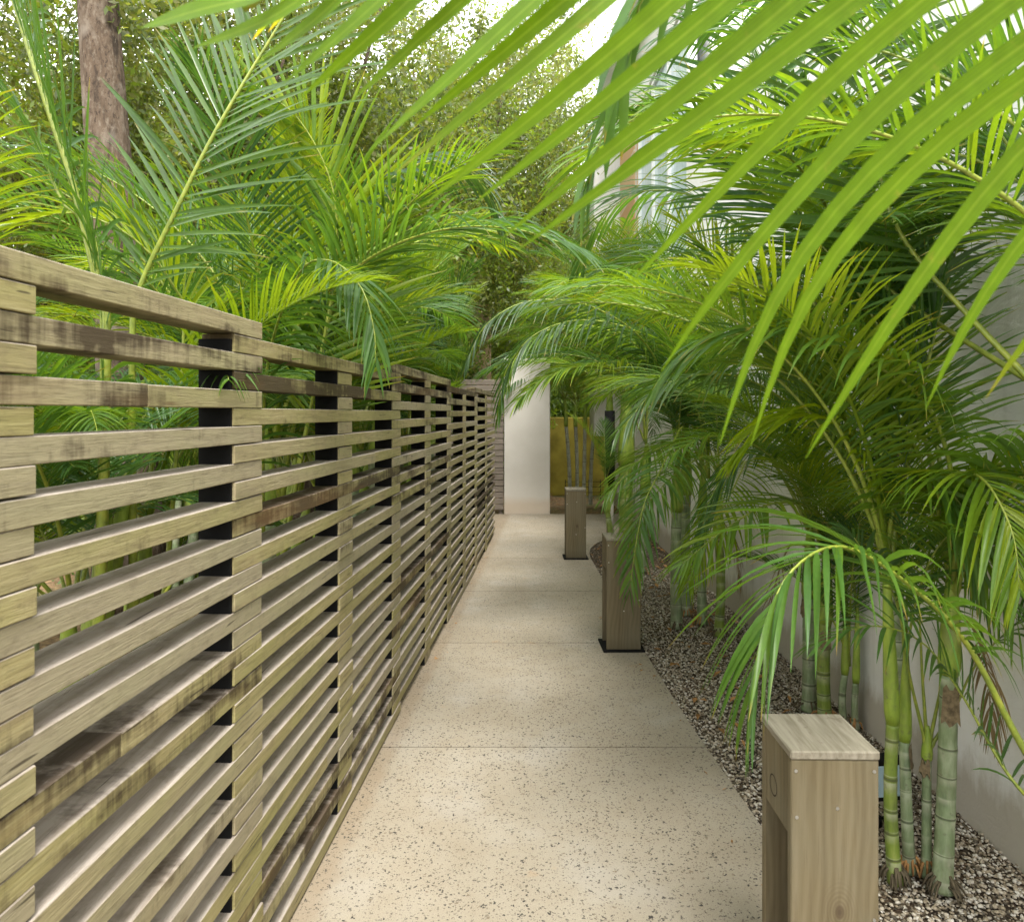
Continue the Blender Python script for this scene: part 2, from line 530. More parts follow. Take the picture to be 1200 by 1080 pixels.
def bark_material():
    m, nt, out = new_mat('mottled_bark')
    b = NB(nt)
    n = b.noise(b.coords((7, 7, 1.6)), 1.6, 6, 0.65, 0.8)
    p = b.noise(b.coords((3, 3, 2)), 1.4, 4, 0.6)
    fl = b.noise(b.coords((16, 16, 9)), 1.6, 6, 0.7)
    col = b.ramp(n, [(0.3, (0.03, 0.022, 0.016)), (0.5, (0.10, 0.07, 0.047)), (0.75, (0.15, 0.115, 0.085))])
    col = b.mix(b.math('MULTIPLY', b.ramp(fl, [(0.52, 0), (0.62, 1)]), 0.55), col, (0.20, 0.165, 0.125))
    col = b.mix(b.math('MULTIPLY', b.ramp(fl, [(0.40, 1), (0.44, 0)]), 0.7), col, (0.03, 0.022, 0.016))
    col = b.mix(b.math('MULTIPLY', b.ramp(p, [(0.52, 0), (0.66, 1)]), 0.6), col, (0.24, 0.205, 0.165))
    b.l(b.bsdf(col, 0.9, b.bump(n, 0.9, 0.03), 0.2).outputs[0], out.inputs['Surface'])
    return m


M_BARK = bark_material()


def curtain_glass():
    m, nt, out = new_mat('curtained_window_glass')
    b = NB(nt)
    w = b.noise(b.coords((1, 26, 0.3)), 1.0, 3)
    col = b.ramp(w, [(0.3, (0.46, 0.57, 0.63)), (0.7, (0.66, 0.76, 0.80))])
    b.l(b.bsdf(col, 0.22, None, 0.5).outputs[0], out.inputs['Surface'])
    return m


M_CURTAIN = curtain_glass()
M_FRAME = simple('white_window_frame', (0.78, 0.78, 0.77), 0.5)
M_ROOT = simple('cane_root', (0.10, 0.08, 0.05), 0.9, 0.2, 0, 0.4, 40)
M_SHEATH = simple('dry_leaf_sheath', (0.17, 0.13, 0.075), 0.85, 0.2, 0, 0.5, 60)
M_LITTER = simple('dry_leaf', (0.30, 0.16, 0.06), 0.8, 0.2, 0, 0.5, 9)


# ------------------------------------------------------------------ mesh tools
class Geo:
    """collects quads / tris with per-vertex attributes, builds one mesh object"""
    def __init__(self):
        self.v, self.f, self.m, self.sm = [], [], [], []
        self.a = {'v': [], 's': [], 'ring': []}
        self.nv = 0

    def add(self, verts, faces, mat=0, smooth=False, v=0.5, s=0.0, ring=0.0):
        verts = np.asarray(verts, float).reshape(-1, 3)
        n = len(verts)
        self.v.append(verts)
        for fc in faces:
            self.f.append([i + self.nv for i in fc])
            self.m.append(mat)
            self.sm.append(smooth)
        for k, val in (('v', v), ('s', s), ('ring', ring)):
            self.a[k].append(np.broadcast_to(np.asarray(val, float), (n,)))
        self.nv += n

    def box(self, lo, hi, mat=0, **kw):
        x0, y0, z0 = lo
        x1, y1, z1 = hi
        vs = [(x0, y0, z0), (x1, y0, z0), (x1, y1, z0), (x0, y1, z0), (x0, y0, z1), (x1, y0, z1), (x1, y1, z1), (x0, y1, z1)]
        fs = [(0, 3, 2, 1), (4, 5, 6, 7), (0, 1, 5, 4), (1, 2, 6, 5), (2, 3, 7, 6), (3, 0, 4, 7)]
        self.add(vs, fs, mat, **kw)

    def cbox(self, lo, hi, c=0.004, mat=0, **kw):
        """box with chamfered edges"""
        lo = np.array(lo, float)
        hi = np.array(hi, float)
        vs, idx = [], {}
        for sx in (0, 1):
            for sy in (0, 1):
                for sz in (0, 1):
                    p = [hi[i] if s else lo[i] for i, s in enumerate((sx, sy, sz))]
                    sg = [-1 if s else 1 for s in (sx, sy, sz)]
                    for ax in range(3):
                        q = list(p)
                        for k in range(3):
                            if k != ax:
                                q[k] += sg[k] * c
                        idx[(sx, sy, sz, ax)] = len(vs)
                        vs.append(q)
        fs = []
        cen = (lo + hi) / 2
        for ax in range(3):
            for s in (0, 1):
                o1, o2 = [k for k in range(3) if k != ax]
                ring = []
                for a, b_ in ((0, 0), (1, 0), (1, 1), (0, 1)):
                    key = [0, 0, 0]
                    key[ax], key[o1], key[o2] = s, a, b_
                    ring.append(idx[(*key, ax)])
                fs.append(ring)
        for ax in range(3):
            o1, o2 = [k for k in range(3) if k != ax]
            for a in (0, 1):
                for b_ in (0, 1):
                    k0, k1 = [0, 0, 0], [0, 0, 0]
                    k0[o1], k0[o2] = a, b_
                    k1[o1], k1[o2] = a, b_
                    k0[ax], k1[ax] = 0, 1
                    fs.append([idx[(*k0, o1)], idx[(*k1, o1)], idx[(*k1, o2)], idx[(*k0, o2)]])
        for sx in (0, 1):
            for sy in (0, 1):
                for sz in (0, 1):
                    fs.append([idx[(sx, sy, sz, k)] for k in range(3)])
        vv = np.array(vs)
        out = []
        for f in fs:
            n = np.cross(vv[f[1]] - vv[f[0]], vv[f[2]] - vv[f[0]])
            if np.dot(n, vv[f].mean(0) - cen) < 0:
                f = f[::-1]
            out.append(f)
        self.add(vs, out, mat, **kw)

    def tube(self, pts, rad, sides=8, mat=0, smooth=True, cap=True, **kw):
        pts = np.asarray(pts, float)
        n = len(pts)
        rad = np.broadcast_to(np.asarray(rad, float), (n,))
        T = np.gradient(pts, axis=0)
        T /= np.linalg.norm(T, axis=1)[:, None] + 1e-9
        ref = np.array([0, 0, 1.0]) if abs(T[0][2]) < 0.9 else np.array([1.0, 0, 0])
        vs = []
        u = np.cross(T[0], ref)
        for i in range(n):
            u = u - T[i] * np.dot(u, T[i])
            u /= np.linalg.norm(u) + 1e-9
            w = np.cross(T[i], u)
            for k in range(sides):
                a = 2 * math.pi * k / sides
                vs.append(pts[i] + (u * math.cos(a) + w * math.sin(a)) * rad[i])
        fs = []
        for i in range(n - 1):
            for k in range(sides):
                k2 = (k + 1) % sides
                fs.append((i * sides + k, i * sides + k2, (i + 1) * sides + k2, (i + 1) * sides + k))
        if cap:
            fs.append(list(range(sides))[::-1])
            fs.append([(n - 1) * sides + k for k in range(sides)])
        kw2 = {}
        for k, val in kw.items():
            kw2[k] = np.repeat(val, sides) if np.ndim(val) else val
        self.add(vs, fs, mat, smooth, **kw2)

    def build(self, name, mats, parent=None, loc=None, mesh_only=False):
        me = bpy.data.meshes.new(name)
        V = np.concatenate(self.v) if self.v else np.zeros((0, 3))
        if loc is not None:
            V = V - np.asarray(loc, float)
        me.vertices.add(len(V))
        me.vertices.foreach_set('co', V.astype(np.float32).ravel())
        ln = np.array([len(f) for f in self.f], np.int32)
        flat = np.fromiter((i for f in self.f for i in f), np.int32, int(ln.sum()))
        me.loops.add(len(flat))
        me.loops.foreach_set('vertex_index', flat)
        me.polygons.add(len(ln))
        st = np.zeros(len(ln), np.int32)
        st[1:] = np.cumsum(ln)[:-1]
        me.polygons.foreach_set('loop_start', st)
        me.polygons.foreach_set('loop_total', ln)
        for mt in mats:
            me.materials.append(mt)
        me.polygons.foreach_set('material_index', np.array(self.m, np.int32))
        me.polygons.foreach_set('use_smooth', np.array(self.sm, bool))
        me.update(calc_edges=True)
        me.validate()
        for k in self.a:
            arr = np.concatenate(self.a[k]).astype(np.float32)
            if len(arr) == len(me.vertices):
                at = me.attributes.new(k, 'FLOAT', 'POINT')
                at.data.foreach_set('value', arr)
        if mesh_only:
            return me
        return link(name, me, parent, loc)


def link(name, me, parent=None, loc=None):
    o = bpy.data.objects.new(name, me)
    COL.objects.link(o)
    if parent is not None:
        o.parent = parent
    elif loc is not None:
        o.location = loc
    return o


def tag(o, label, cat, group=None):
    o['label'] = label
    o['category'] = cat
    if group:
        o['group'] = group
    return o


def thing(name, label, cat, loc, group=None):
    o = bpy.data.objects.new(name, None)
    COL.objects.link(o)
    o.location = loc
    o.empty_display_size = 0.1
    return tag(o, label, cat, group)


def struct(o, kind='structure'):
    o['kind'] = kind
    return o


def catmull(ctrl, n):
    c = np.asarray(ctrl, float)
    c = np.vstack([2 * c[0] - c[1], c, 2 * c[-1] - c[-2]])
    segs = len(c) - 3
    out = []
    for t in np.linspace(0, segs - 1e-6, n):
        i = int(t)
        f = t - i
        p0, p1, p2, p3 = c[i:i + 4]
        out.append(0.5 * (2 * p1 + (p2 - p0) * f + (2 * p0 - 5 * p1 + 4 * p2 - p3) * f * f + (3 * p1 - p0 - 3 * p2 + p3) * f ** 3))
    out = np.array(out)
    d = np.r_[0, np.cumsum(np.linalg.norm(np.diff(out, axis=0), axis=1))]
    tt = np.linspace(0, d[-1], n)
    return np.stack([np.interp(tt, d, out[:, k]) for k in range(3)], 1)


def unit(a):
    return a / (np.linalg.norm(a) + 1e-9)


PROF_U = np.array([0, .12, .3, .5, .7, .86, 1.0])
PROF_W = np.array([.35, .85, 1.0, .93, .70, .40, .03])


def blade(g, pts, wdir, width, fold, v, mat=0):
    """one folded leaflet along pts (7 points)"""
    pts = np.asarray(pts)
    n = len(pts)
    T = np.gradient(pts, axis=0)
    T /= np.linalg.norm(T, axis=1)[:, None] + 1e-9
    vs, s = [], []
    ac = np.tile([0.0, 0.5, 1.0], n)
    for i in range(n):
        u = i / (n - 1)
        w = np.interp(u, PROF_U, PROF_W) * width * 0.5
        sd = unit(wdir - T[i] * np.dot(wdir, T[i]))
        up = np.cross(sd, T[i])
        vs += [pts[i] - sd * w + up * w * fold, pts[i], pts[i] + sd * w + up * w * fold]
        s += [u] * 3
    fs = []
    for i in range(n - 1):
        a = i * 3
        fs += [(a, a + 1, a + 4, a + 3), (a + 1, a + 2, a + 5, a + 4)]
    g.add(vs, fs, mat, True, v=v, s=np.array(s), ring=ac)


def frond(g, ctrl, pet=0.2, pairs=46, leaf=0.52, width=0.023, a0=62, a1=22, vup=28, droop=0.7, rad=0.012, seed=0,
          sides=(-1, 1), hdir=None, segs=7, ragged=0.0):
    r = random.Random(seed)
    pts = catmull(ctrl, 44)
    n = len(pts)
    T = np.gradient(pts, axis=0)
    T /= np.linalg.norm(T, axis=1)[:, None]
    h = pts[-1] - pts[0] if hdir is None else np.asarray(hdir, float)
    h = np.array([h[0], h[1], 0.0])
    if np.linalg.norm(h) < 1e-3:
        h = np.array([1.0, 0, 0])
    h = unit(h)
    S0 = np.array([-h[1], h[0], 0.0])
    t = np.linspace(0, 1, n)
    g.tube(pts, rad * (1.0 - 0.86 * t ** 0.8) * np.where(t < 0.06, 1.35, 1.0), 6, 1)
    gz = np.array([0, 0, -1.0])
    for k in range(pairs):
        f = k / (pairs - 1)
        for sg in sides:
            if r.random() < ragged:
                continue
            tt = pet + (1 - pet) * min(1, max(0, f + r.uniform(-.3, .3) / pairs))
            x = tt * (n - 1)
            i = min(n - 2, int(x))
            fr = x - i
            p = pts[i] * (1 - fr) + pts[i + 1] * fr
            tg = unit(T[i] * (1 - fr) + T[i + 1] * fr)
            S = unit(S0 - tg * np.dot(S0, tg))
            N = np.cross(tg, S)
            a = R(a0 + (a1 - a0) * f ** 1.2 + r.uniform(-5, 5))
            vu = R(vup + r.uniform(-10, 10))
            d0 = math.cos(a) * tg + math.sin(a) * (math.cos(vu) * sg * S + math.sin(vu) * N)
            shape = np.interp(f, [0, .12, .38, .7, 1], [.55, .85, 1, .82, .38])
            L = leaf * shape * r.uniform(.9, 1.08)
            dr = droop * r.uniform(.7, 1.3)
            q = [p]
            d = d0
            for j in range(1, segs):
                u = j / (segs - 1)
                d = unit(d0 + gz * dr * u ** 1.4)
                q.append(q[-1] + d * L / (segs - 1))
            wd = unit(tg + N * r.uniform(-.35, .35))
            blade(g, q, wd * sg, width * .88 * r.uniform(.85, 1.12) * (0.55 + 0.45 * shape), 0.38, r.random())
    return pts


# ------------------------------------------------------------------ world, sun, camera
world = bpy.data.worlds.new("World")
scene.world = world
world.use_nodes = True
wn = world.node_tree
bg = wn.nodes.get('Background') or wn.nodes.new('ShaderNodeBackground')
sky = wn.nodes.new('ShaderNodeTexSky')
sky.sky_type = 'NISHITA'
sky.sun_disc = False
SUN_EL, SUN_ROT = R(62), R(168)
sky.sun_elevation = SUN_EL
sky.sun_rotation = SUN_ROT
sky.air_density = 1.0
sky.dust_density = 4.0
sky.ozone_density = 0.6
wb = NB(wn)
cn = wb.noise(wb.coords((1, 1, 2.2), 'Generated'), 2.6, 5, 0.55)
cloud = wb.ramp(cn, [(0.3, (6.0, 6.1, 6.3)), (0.7, (9.5, 9.4, 9.2))])
cover = wb.ramp(wb.noise(wb.coords((1, 1, 2), 'Generated'), 1.7, 3), [(0.3, 0.72), (0.6, 0.95)])
wn.links.new(wb.mix(cover, sky.outputs[0], cloud), bg.inputs[0])
bg.inputs[1].default_value = 0.12

sd = bpy.data.lights.new('sun', 'SUN')
sd.energy = 1.5
sd.angle = R(18)
sd.color = (1.0, 0.975, 0.93)
sun = bpy.data.objects.new('sun', sd)
COL.objects.link(sun)
az = SUN_ROT
sdir = Vector((math.sin(az) * math.cos(SUN_EL), math.cos(az) * math.cos(SUN_EL), math.sin(SUN_EL)))
sun.rotation_euler = sdir.to_track_quat('Z', 'Y').to_euler()
sun.location = sdir * 20

cd = bpy.data.cameras.new('camera')
cam = bpy.data.objects.new('camera', cd)
COL.objects.link(cam)
cam.location = (0, 0, CAM_H)
cam.rotation_euler = (R(90), 0, 0)
cd.sensor_width = 36
cd.lens = FPX / 1200 * 36
cd.shift_y = -(540 - HOR) / 1200
cd.clip_start = 0.02
cd.clip_end = 500
cd.dof.use_dof = True
cd.dof.focus_distance = 3.4
cd.dof.aperture_fstop = 8.0
scene.camera = cam

scene.view_settings.view_transform = 'Standard'
scene.view_settings.look = 'None'
scene.view_settings.exposure = 2.06
scene.view_settings.gamma = 1
scene.render.engine = 'CYCLES'
cy = scene.cycles
cy.max_bounces = 8
cy.diffuse_bounces = 4
cy.glossy_bounces = 2
cy.transmission_bounces = 5
cy.transparent_max_bounces = 6
cy.caustics_reflective = False
cy.caustics_refractive = False
cy.use_denoising = True
try:
    cy.denoiser = 'OPENIMAGEDENOISE'
except Exception:
    pass

# ------------------------------------------------------------------ ground, path, bed
g = Geo()
g.add([(-60, -40, -.05), (60, -40, -.05), (60, 80, -.05), (-60, 80, -.05)], [(0, 1, 2, 3)])
struct(g.build('ground', [M_GROUND]))


def fence_x(Y):
    return -0.848 + 0.0655 * Y


EDGE_Y = [-2.0, 1.0, 2.7, 3.86, 4.76, 8.14, 8.7, 9.3, 9.9, 11.42]
EDGE_X = [1.03, 1.02, 0.97, 0.91, 0.89, 0.862, 0.95, 1.25, 1.75, 2.5]


def edge_x(Y):
    return float(np.interp(Y, EDGE_Y, EDGE_X))


g = Geo()
joints = [-1.9, .4, 1.93, 3.47, 5.04, 6.5, 7.95, 11.42]
for a, b_ in zip(joints[:-1], joints[1:]):
    ys = [a + 0.005] + [y for y in np.arange(a + .3, b_ - .1, .3)] + [b_ - 0.005]
    vs, fs = [], []
    for y in ys:
        xl, xr = fence_x(y) - 0.06 if y < 9.6 else -0.9, edge_x(y)
        vs += [(xl, y, 0), (xr, y, 0), (xr, y, -.07), (xl, y, -.07)]
    for i in range(len(ys) - 1):
        q = i * 4
        fs += [(q, q + 1, q + 5, q + 4), (q + 1, q + 2, q + 6, q + 5), (q + 3, q, q + 4, q + 7)]
    q = (len(ys) - 1) * 4
    fs += [(3, 2, 1, 0), (q, q + 1, q + 2, q + 3)]
    g.add(vs, fs)
path = struct(g.build('path', [M_PATH]))

g = Geo()
vs, fs = [], []
ys = np.arange(-2, 14.5, .25)
for y in ys:
    vs += [(edge_x(y) - .05, y, -.022), (1.86 if y < 9.5 else 4.5, y, -.022)]
for i in range(len(ys) - 1):
    fs.append((2 * i, 2 * i + 1, 2 * i + 3, 2 * i + 2))
g.add(vs, fs)
struct(g.build('planting_bed', [M_BED]))

# gravel: individual stones, one object
ico_v = []
ph = (1 + 5 ** .5) / 2
for a in (-1, 1):
    for b_ in (-ph, ph):
        ico_v += [(0, a, b_), (a, b_, 0), (b_, 0, a)]
ico_v = np.array(ico_v, float) / math.sqrt(1 + ph * ph)
ico_f = []
for i in range(12):
    for j in range(i + 1, 12):
        for k in range(j + 1, 12):
            d = [np.linalg.norm(ico_v[p] - ico_v[q]) for p, q in ((i, j), (j, k), (i, k))]
            if max(d) < 1.1:
                f = [i, j, k]
                nn = np.cross(ico_v[j] - ico_v[i], ico_v[k] - ico_v[i])
                if np.dot(nn, ico_v[i]) < 0:
                    f = f[::-1]
                ico_f.append(f)
ico_f = np.array(ico_f)
rs = np.random.RandomState(5)


def stones(n, ylo, yhi, smin, smax, name):
    Y = ylo + (yhi - ylo) * rs.rand(n) ** 1.15
    lo = np.interp(Y, EDGE_Y, EDGE_X) + 0.008
    X = lo + (1.80 - lo) * rs.rand(n)
    size = smin + (smax - smin) * rs.rand(n) ** 2.2
    Vv = ico_v[None] * (1 + .28 * (rs.rand(n, 12, 1) - .5) * 2)
    Vv = Vv * (size[:, None, None] * (np.stack([.75 + .6 * rs.rand(n), .75 + .6 * rs.rand(n), .45 + .35 * rs.rand(n)], 1))[:, None, :])
    th = rs.rand(n) * 6.283
    c, s = np.cos(th)[:, None], np.sin(th)[:, None]
    x, y = Vv[:, :, 0] * c - Vv[:, :, 1] * s, Vv[:, :, 0] * s + Vv[:, :, 1] * c
    tl = (rs.rand(n, 1) - .5) * 1.0
    z = Vv[:, :, 2] + x * tl * .5
    W = np.stack([x + X[:, None], y + Y[:, None], z + (-.022 + size * .35 + rs.rand(n) * .010)[:, None]], 2).reshape(-1, 3)
    F = (ico_f[None] + (np.arange(n) * 12)[:, None, None]).reshape(-1, 3)
    me = bpy.data.meshes.new(name)
    me.vertices.add(len(W))
    me.vertices.foreach_set('co', W.astype(np.float32).ravel())
    me.loops.add(F.size)
    me.loops.foreach_set('vertex_index', F.astype(np.int32).ravel())
    me.polygons.add(len(F))
    me.polygons.foreach_set('loop_start', (np.arange(len(F)) * 3).astype(np.int32))
    me.polygons.foreach_set('loop_total', np.full(len(F), 3, np.int32))
    me.materials.append(M_GRAVEL)
    me.update(calc_edges=True)
    at = me.attributes.new('v', 'FLOAT', 'POINT')
    at.data.foreach_set('value', np.repeat(rs.rand(n), 12).astype(np.float32))
    return struct(link(name, me), 'stuff')


stones(42000, 1.6, 7.5, 0.003, 0.0092, 'gravel')

# dry leaves lying on the bed and by the far wall (uncountable litter)
g = Geo()
for i in range(420):
    if i < 170:
        y = rnd.uniform(3.2, 9); x = rnd.uniform(edge_x(y) + .03, 1.75)
    else:
        y = rnd.uniform(11.5, 14.2); x = rnd.uniform(.4, 3.2)
    L = rnd.uniform(.03, .09); w = L * rnd.uniform(.25, .5); th = rnd.uniform(0, 6.28)
    d = np.array([math.cos(th), math.sin(th), rnd.uniform(-.15, .25)]); s_ = np.array([-math.sin(th), math.cos(th), rnd.uniform(-.2, .2)])
    c = np.array([x, y, .004])
    g.add([c - d * L / 2, c + s_ * w / 2 + (0, 0, .01), c + d * L / 2 + (0, 0, .006), c - s_ * w / 2 + (0, 0, .012)], [(0, 1, 2, 3)])
for i in range(46):
    y = rnd.uniform(2.2, 9)
    x = edge_x(y) - abs(rnd.gauss(0, .07)) if i % 3 else fence_x(y) + abs(rnd.gauss(0, .06)) + .01
    L = rnd.uniform(.012, .04); w = L * rnd.uniform(.2, .45); th = rnd.uniform(0, 6.28)
    d = np.array([math.cos(th), math.sin(th), 0.0]); s_ = np.array([-math.sin(th), math.cos(th), 0.0])
    c = np.array([x, y, .004])
    g.add([c - d * L / 2, c + s_ * w / 2 + (0, 0, .004), c + d * L / 2 + (0, 0, .003), c - s_ * w / 2], [(0, 1, 2, 3)])
struct(g.build('leaf_litter', [M_LITTER]), 'stuff')

# ------------------------------------------------------------------ slatted fence
PITCH, SH, DEP = 0.0485, 0.0462, 0.088
ROWS = 38
TH = math.atan(0.0655)
fy = np.array([math.sin(TH), math.cos(TH), 0.0])      # along the fence
fx = np.array([math.cos(TH), -math.sin(TH), 0.0])     # towards the path
F0 = np.array([fence_x(0), 0, 0.0])
KY = 1 / math.cos(TH)


def fw(u, d, z):
    """u along fence, d behind the front face, z up"""
    return F0 + fy * u - fx * d + np.array([0, 0, z])


fence = thing('slatted_fence', 'long weathered timber fence of stacked horizontal slats along the left edge of the path', 'fence',
              tuple(F0))


def slat(g, u0, u1, row, r, stain=0.0):
    z0 = 0.012 + row * PITCH + r.uniform(-.0012, .0012)
    z1 = z0 + SH
    off = r.uniform(-.0025, .0025)
    n = max(2, int((u1 - u0) / .16) + 1)
    c = .0016
    us = np.linspace(u0, u1, n)
    vs = []
    ph_ = r.uniform(0, 6)
    for u in us:
        wob = .0013 * math.sin(u * 3.1 + ph_) + r.uniform(-.0005, .0005)
        wz = .0010 * math.sin(u * 2.3 + ph_ * 2)
        d0, d1 = off + wob, off + wob + DEP
        for d, z in ((d0 + c, z0), (d0, z0 + c), (d0, z1 - c), (d0 + c * 1.3, z1), (d1 - c, z1), (d1, z1 - c), (d1, z0 + c), (d1 - c, z0)):
            vs.append(fw(u, d, z + wz))
    fs = []
    for i in range(n - 1):
        for k in range(8):
            k2 = (k + 1) % 8
            fs.append((i * 8 + k, i * 8 + k2, (i + 1) * 8 + k2, (i + 1) * 8 + k))
    fs.append(list(range(8))[::-1])
    fs.append([(n - 1) * 8 + k for k in range(8)])
    g.add(vs, fs, 0, False, v=r.random(), s=stain)


JOINTS = [-1.62, 0.19, 1.985, 3.79, 5.60, 7.40, 9.46]
HALF = 0.088
fr = random.Random(3)
for j in range(len(JOINTS) - 1):
    par = 1 if j % 2 == 1 else 0        # rows of this run
    u0 = JOINTS[j] - HALF
    u1 = JOINTS[j + 1] + HALF
    if j == len(JOINTS) - 2:
        u1 = JOINTS[j + 1] + .08
    g = Geo()
    for row in range(par, ROWS, 2):
        hi = row / ROWS
        st = max(0.0, (hi - .62) * 1.7) * fr.uniform(.2, 1.1)
        if fr.random() < .16:
            st = max(st, fr.uniform(.4, .85))
        if row > 33:
            st = fr.uniform(.3, .8)
        # some rows are two boards butted together
        if fr.random() < .3:
            cut = fr.uniform(u0 + .5, u1 - .5)
            slat(g, u0, cut - .0012, row, fr, st)
            slat(g, cut + .0012, u1, row, fr, st * .6)
        else:
            slat(g, u0, u1, row, fr, st)
    sp = g.build('slat_panel', [M_FENCE], fence, F0)
    # spacer blocks of the middle post
    um = (JOINTS[j] + JOINTS[j + 1]) / 2
    g = Geo()
    top = ROWS - 1 if par == 1 else ROWS - 2
    for row in range(1 - par, top, 2):
        slat(g, um - HALF, um + HALF, row, fr, fr.uniform(0, .35))
    if j < len(JOINTS) - 1:
        g.build('spacer_post', [M_FENCE], fence, F0)
    # thin black flats added at the slat ends to make the gaps dark
    for uu in (JOINTS[j] - HALF if j else None, um - HALF, ):
        if uu is None:
            continue
        g = Geo()
        a, b_ = uu - .010, uu - .0012
        z1 = PITCH * ROWS - .052
        q = [fw(a, .006, 0), fw(b_, .006, 0), fw(b_, DEP + .004, 0), fw(a, DEP + .004, 0)]
        vs = q + [p + np.array([0, 0, z1]) for p in q]
        g.add(vs, [(0, 3, 2, 1), (4, 5, 6, 7), (0, 1, 5, 4), (1, 2, 6, 5), (2, 3, 7, 6), (3, 0, 4, 7)])
        g.build('dark_end_flat', [M_BLACK], fence, F0)

# ------------------------------------------------------------------ bollards
def bollard(x0, x1, y0, depth, h, label, tilt=0.0):
    w = x1 - x0
    t = thing('bollard_light', label, 'bollard light', (x0 + w / 2, y0 + depth / 2, 0), 'timber bollards along the path')
    t.rotation_euler = (0, 0, tilt)
    hw, hd = w / 2, depth / 2
    capz = h - .022
    bt = .026
    g = Geo()
    g.cbox((-hw, -hd, .012), (hw, -hd + bt, capz - .001), .003)
    g.build('front_board', [M_BOLL], t)
    g = Geo()
    g.cbox((-hw, hd - bt, .012), (hw, hd, capz - .001), .003)
    g.build('back_board', [M_BOLL], t)
    g = Geo()
    g.cbox((hw - bt, -hd + bt + .001, .012), (hw - .004, hd - bt - .001, capz - .001), .003)
    g.build('side_board', [M_BOLL_S], t)
    g = Geo()
    g.cbox((-hw + .002, -hd + bt + .001, h * .71), (-hw + bt, hd - bt - .001, capz - .001), .003)
    pb = g.build('side_board', [M_BOLL_S], t)
    pb['label'] = 'short upper side board above the light opening'
    g = Geo()   # round knot plug on the short board
    ring = []
    for k in range(20):
        a = 2 * math.pi * k / 20
        ring.append((-hw + .0008, .02 + .028 * math.cos(a), h * .80 + .028 * math.sin(a)))
    inner = [(-hw + .0008, .02 + .0245 * math.cos(2 * math.pi * k / 20), h * .80 + .0245 * math.sin(2 * math.pi * k / 20)) for k in range(20)]
    g.add(ring + inner, [(k, (k + 1) % 20, 20 + (k + 1) % 20, 20 + k) for k in range(20)])
    g.build('knot_ring', [M_DARKSOIL], pb)
    g = Geo()
    g.cbox((-hw - .002, -hd - .003, capz), (hw + .002, hd + .003, h), .0035)
    g.build('top_cap', [M_CAP], t)
    g = Geo()   # lamp tray under the cap, inside the opening
    g.cbox((-hw + bt + .004, -hd + bt + .012, h * .69), (hw - bt - .004, hd - bt - .012, h * .72), .004)
    g.build('lamp_housing', [M_BLACK], t)
    g = Geo()
    g.cbox((-hw - .025, -hd - .025, .0005), (hw + .025, hd + .025, .012), .002)
    g.build('base_plate', [M_BLACK], t)
    for sx, sz in ((-hw + .012, h - .05), (hw - .012, h - .05), (.006, h - .142), (-hw + .014, h - .165), (.0, .27), (hw - .012, h * .45)):
        g = Geo()
        g.tube([(sx, -hd - .0015, sz), (sx, -hd + .002, sz)], [.0042, .0042], 10, 0, False)
        g.build('screw', [M_STEEL], t)
    return t


bollard(.695, .912, 1.80, .222, .76, 'closest timber bollard with a pale weathered cap, beside the ringed palm stems', R(-1))
bollard(.632, .862, 4.857, .22, .76, 'middle timber bollard half covered by a drooping palm frond', R(1))
bollard(.588, .808, 7.90, .21, .765, 'small far timber bollard standing where the path widens before the cream pillar', 0)

# small floodlight on the gravel behind the closest bollard
t = thing('garden_floodlight', 'small black floodlight with pale blue glass on the gravel behind the closest bollard', 'floodlight', (1.43, 2.82, 0))
t.rotation_euler = (0, 0, R(8))
g = Geo(); g.cbox((-.10, -.018, .095), (.10, .05, .255), .006); g.build('housing', [M_BLACK], t)
g = Geo(); g.cbox((-.082, -.021, .115), (.082, -.0185, .235), .001); g.build('glass', [M_GLASS_PALE], t)
g = Geo()
g.tube([(-.104, .02, .17), (-.118, .02, .16), (-.118, .02, .03), (-.1, .02, .012), (.1, .02, .012), (.118, .02, .03), (.118, .02, .16), (.104, .02, .17)], .006, 8)
g.tube([(0, .02, -.02), (0, .02, .02)], .02, 10)
g.build('bracket', [M_BLACK], t)

# ------------------------------------------------------------------ walls and building
WX = 1.80
g = Geo()
g.cbox((WX, -2.5, -.05), (WX + .25, 7.45, 4.3), .01)
tag(g.build('garden_wall', [M_WALL]), 'tall white plastered wall with dirt along its foot, right behind the palm bed', 'wall')

bld = thing('house', 'pale house with a tall curtained window and peach stone pier seen between fronds', 'house', (WX, 7.5, 0))
g = Geo()
g.cbox((WX, 7.47, -.05), (WX + 5, 12.9, 2.0), .01)
g.cbox((WX, 7.47, 5.9), (WX + 5, 12.9, 6.8), .01)
g.cbox((WX + .25, 7.47, 2.003), (WX + 5, 12.9, 5.897), .01)
g.build('wall', [M_WALL], bld, (WX, 7.5, 0))
g = Geo()
g.cbox((WX + .06, 7.6, 2.06), (WX + .1, 10.45, 5.84), .002)
w_ = g.build('window', [M_CURTAIN], bld, (WX, 7.5, 0))
g = Geo()
for y in (7.5, 8.46, 9.42, 10.42):
    g.cbox((WX + .02, y, 2.004), (WX + .115, y + .07, 5.896), .004)
for z in (2.004, 5.83):
    for y in (7.5, 8.46, 9.42):
        g.cbox((WX + .022, y + .071, z), (WX + .113, y + .959, z + .06), .004)
g.build('window_frame', [M_FRAME], w_, (WX, 7.5, 0))
g = Geo()
g.cbox((WX - .03, 10.52, 2.003), (WX + .2, 11.9, 5.897), .01)
g.build('stone_pier', [M_BRICK], bld, (WX, 7.5, 0))
g = Geo()
g.cbox((WX - .42, 12.2, 1.2), (WX + .249, 12.9, 6.4), .01)
g.build('pilaster', [M_WALL], bld, (WX, 7.5, 0))
g = Geo()
g.cbox((WX - .35, 7.4, 6.803), (WX + 5.2, 13.1, 6.98), .02)
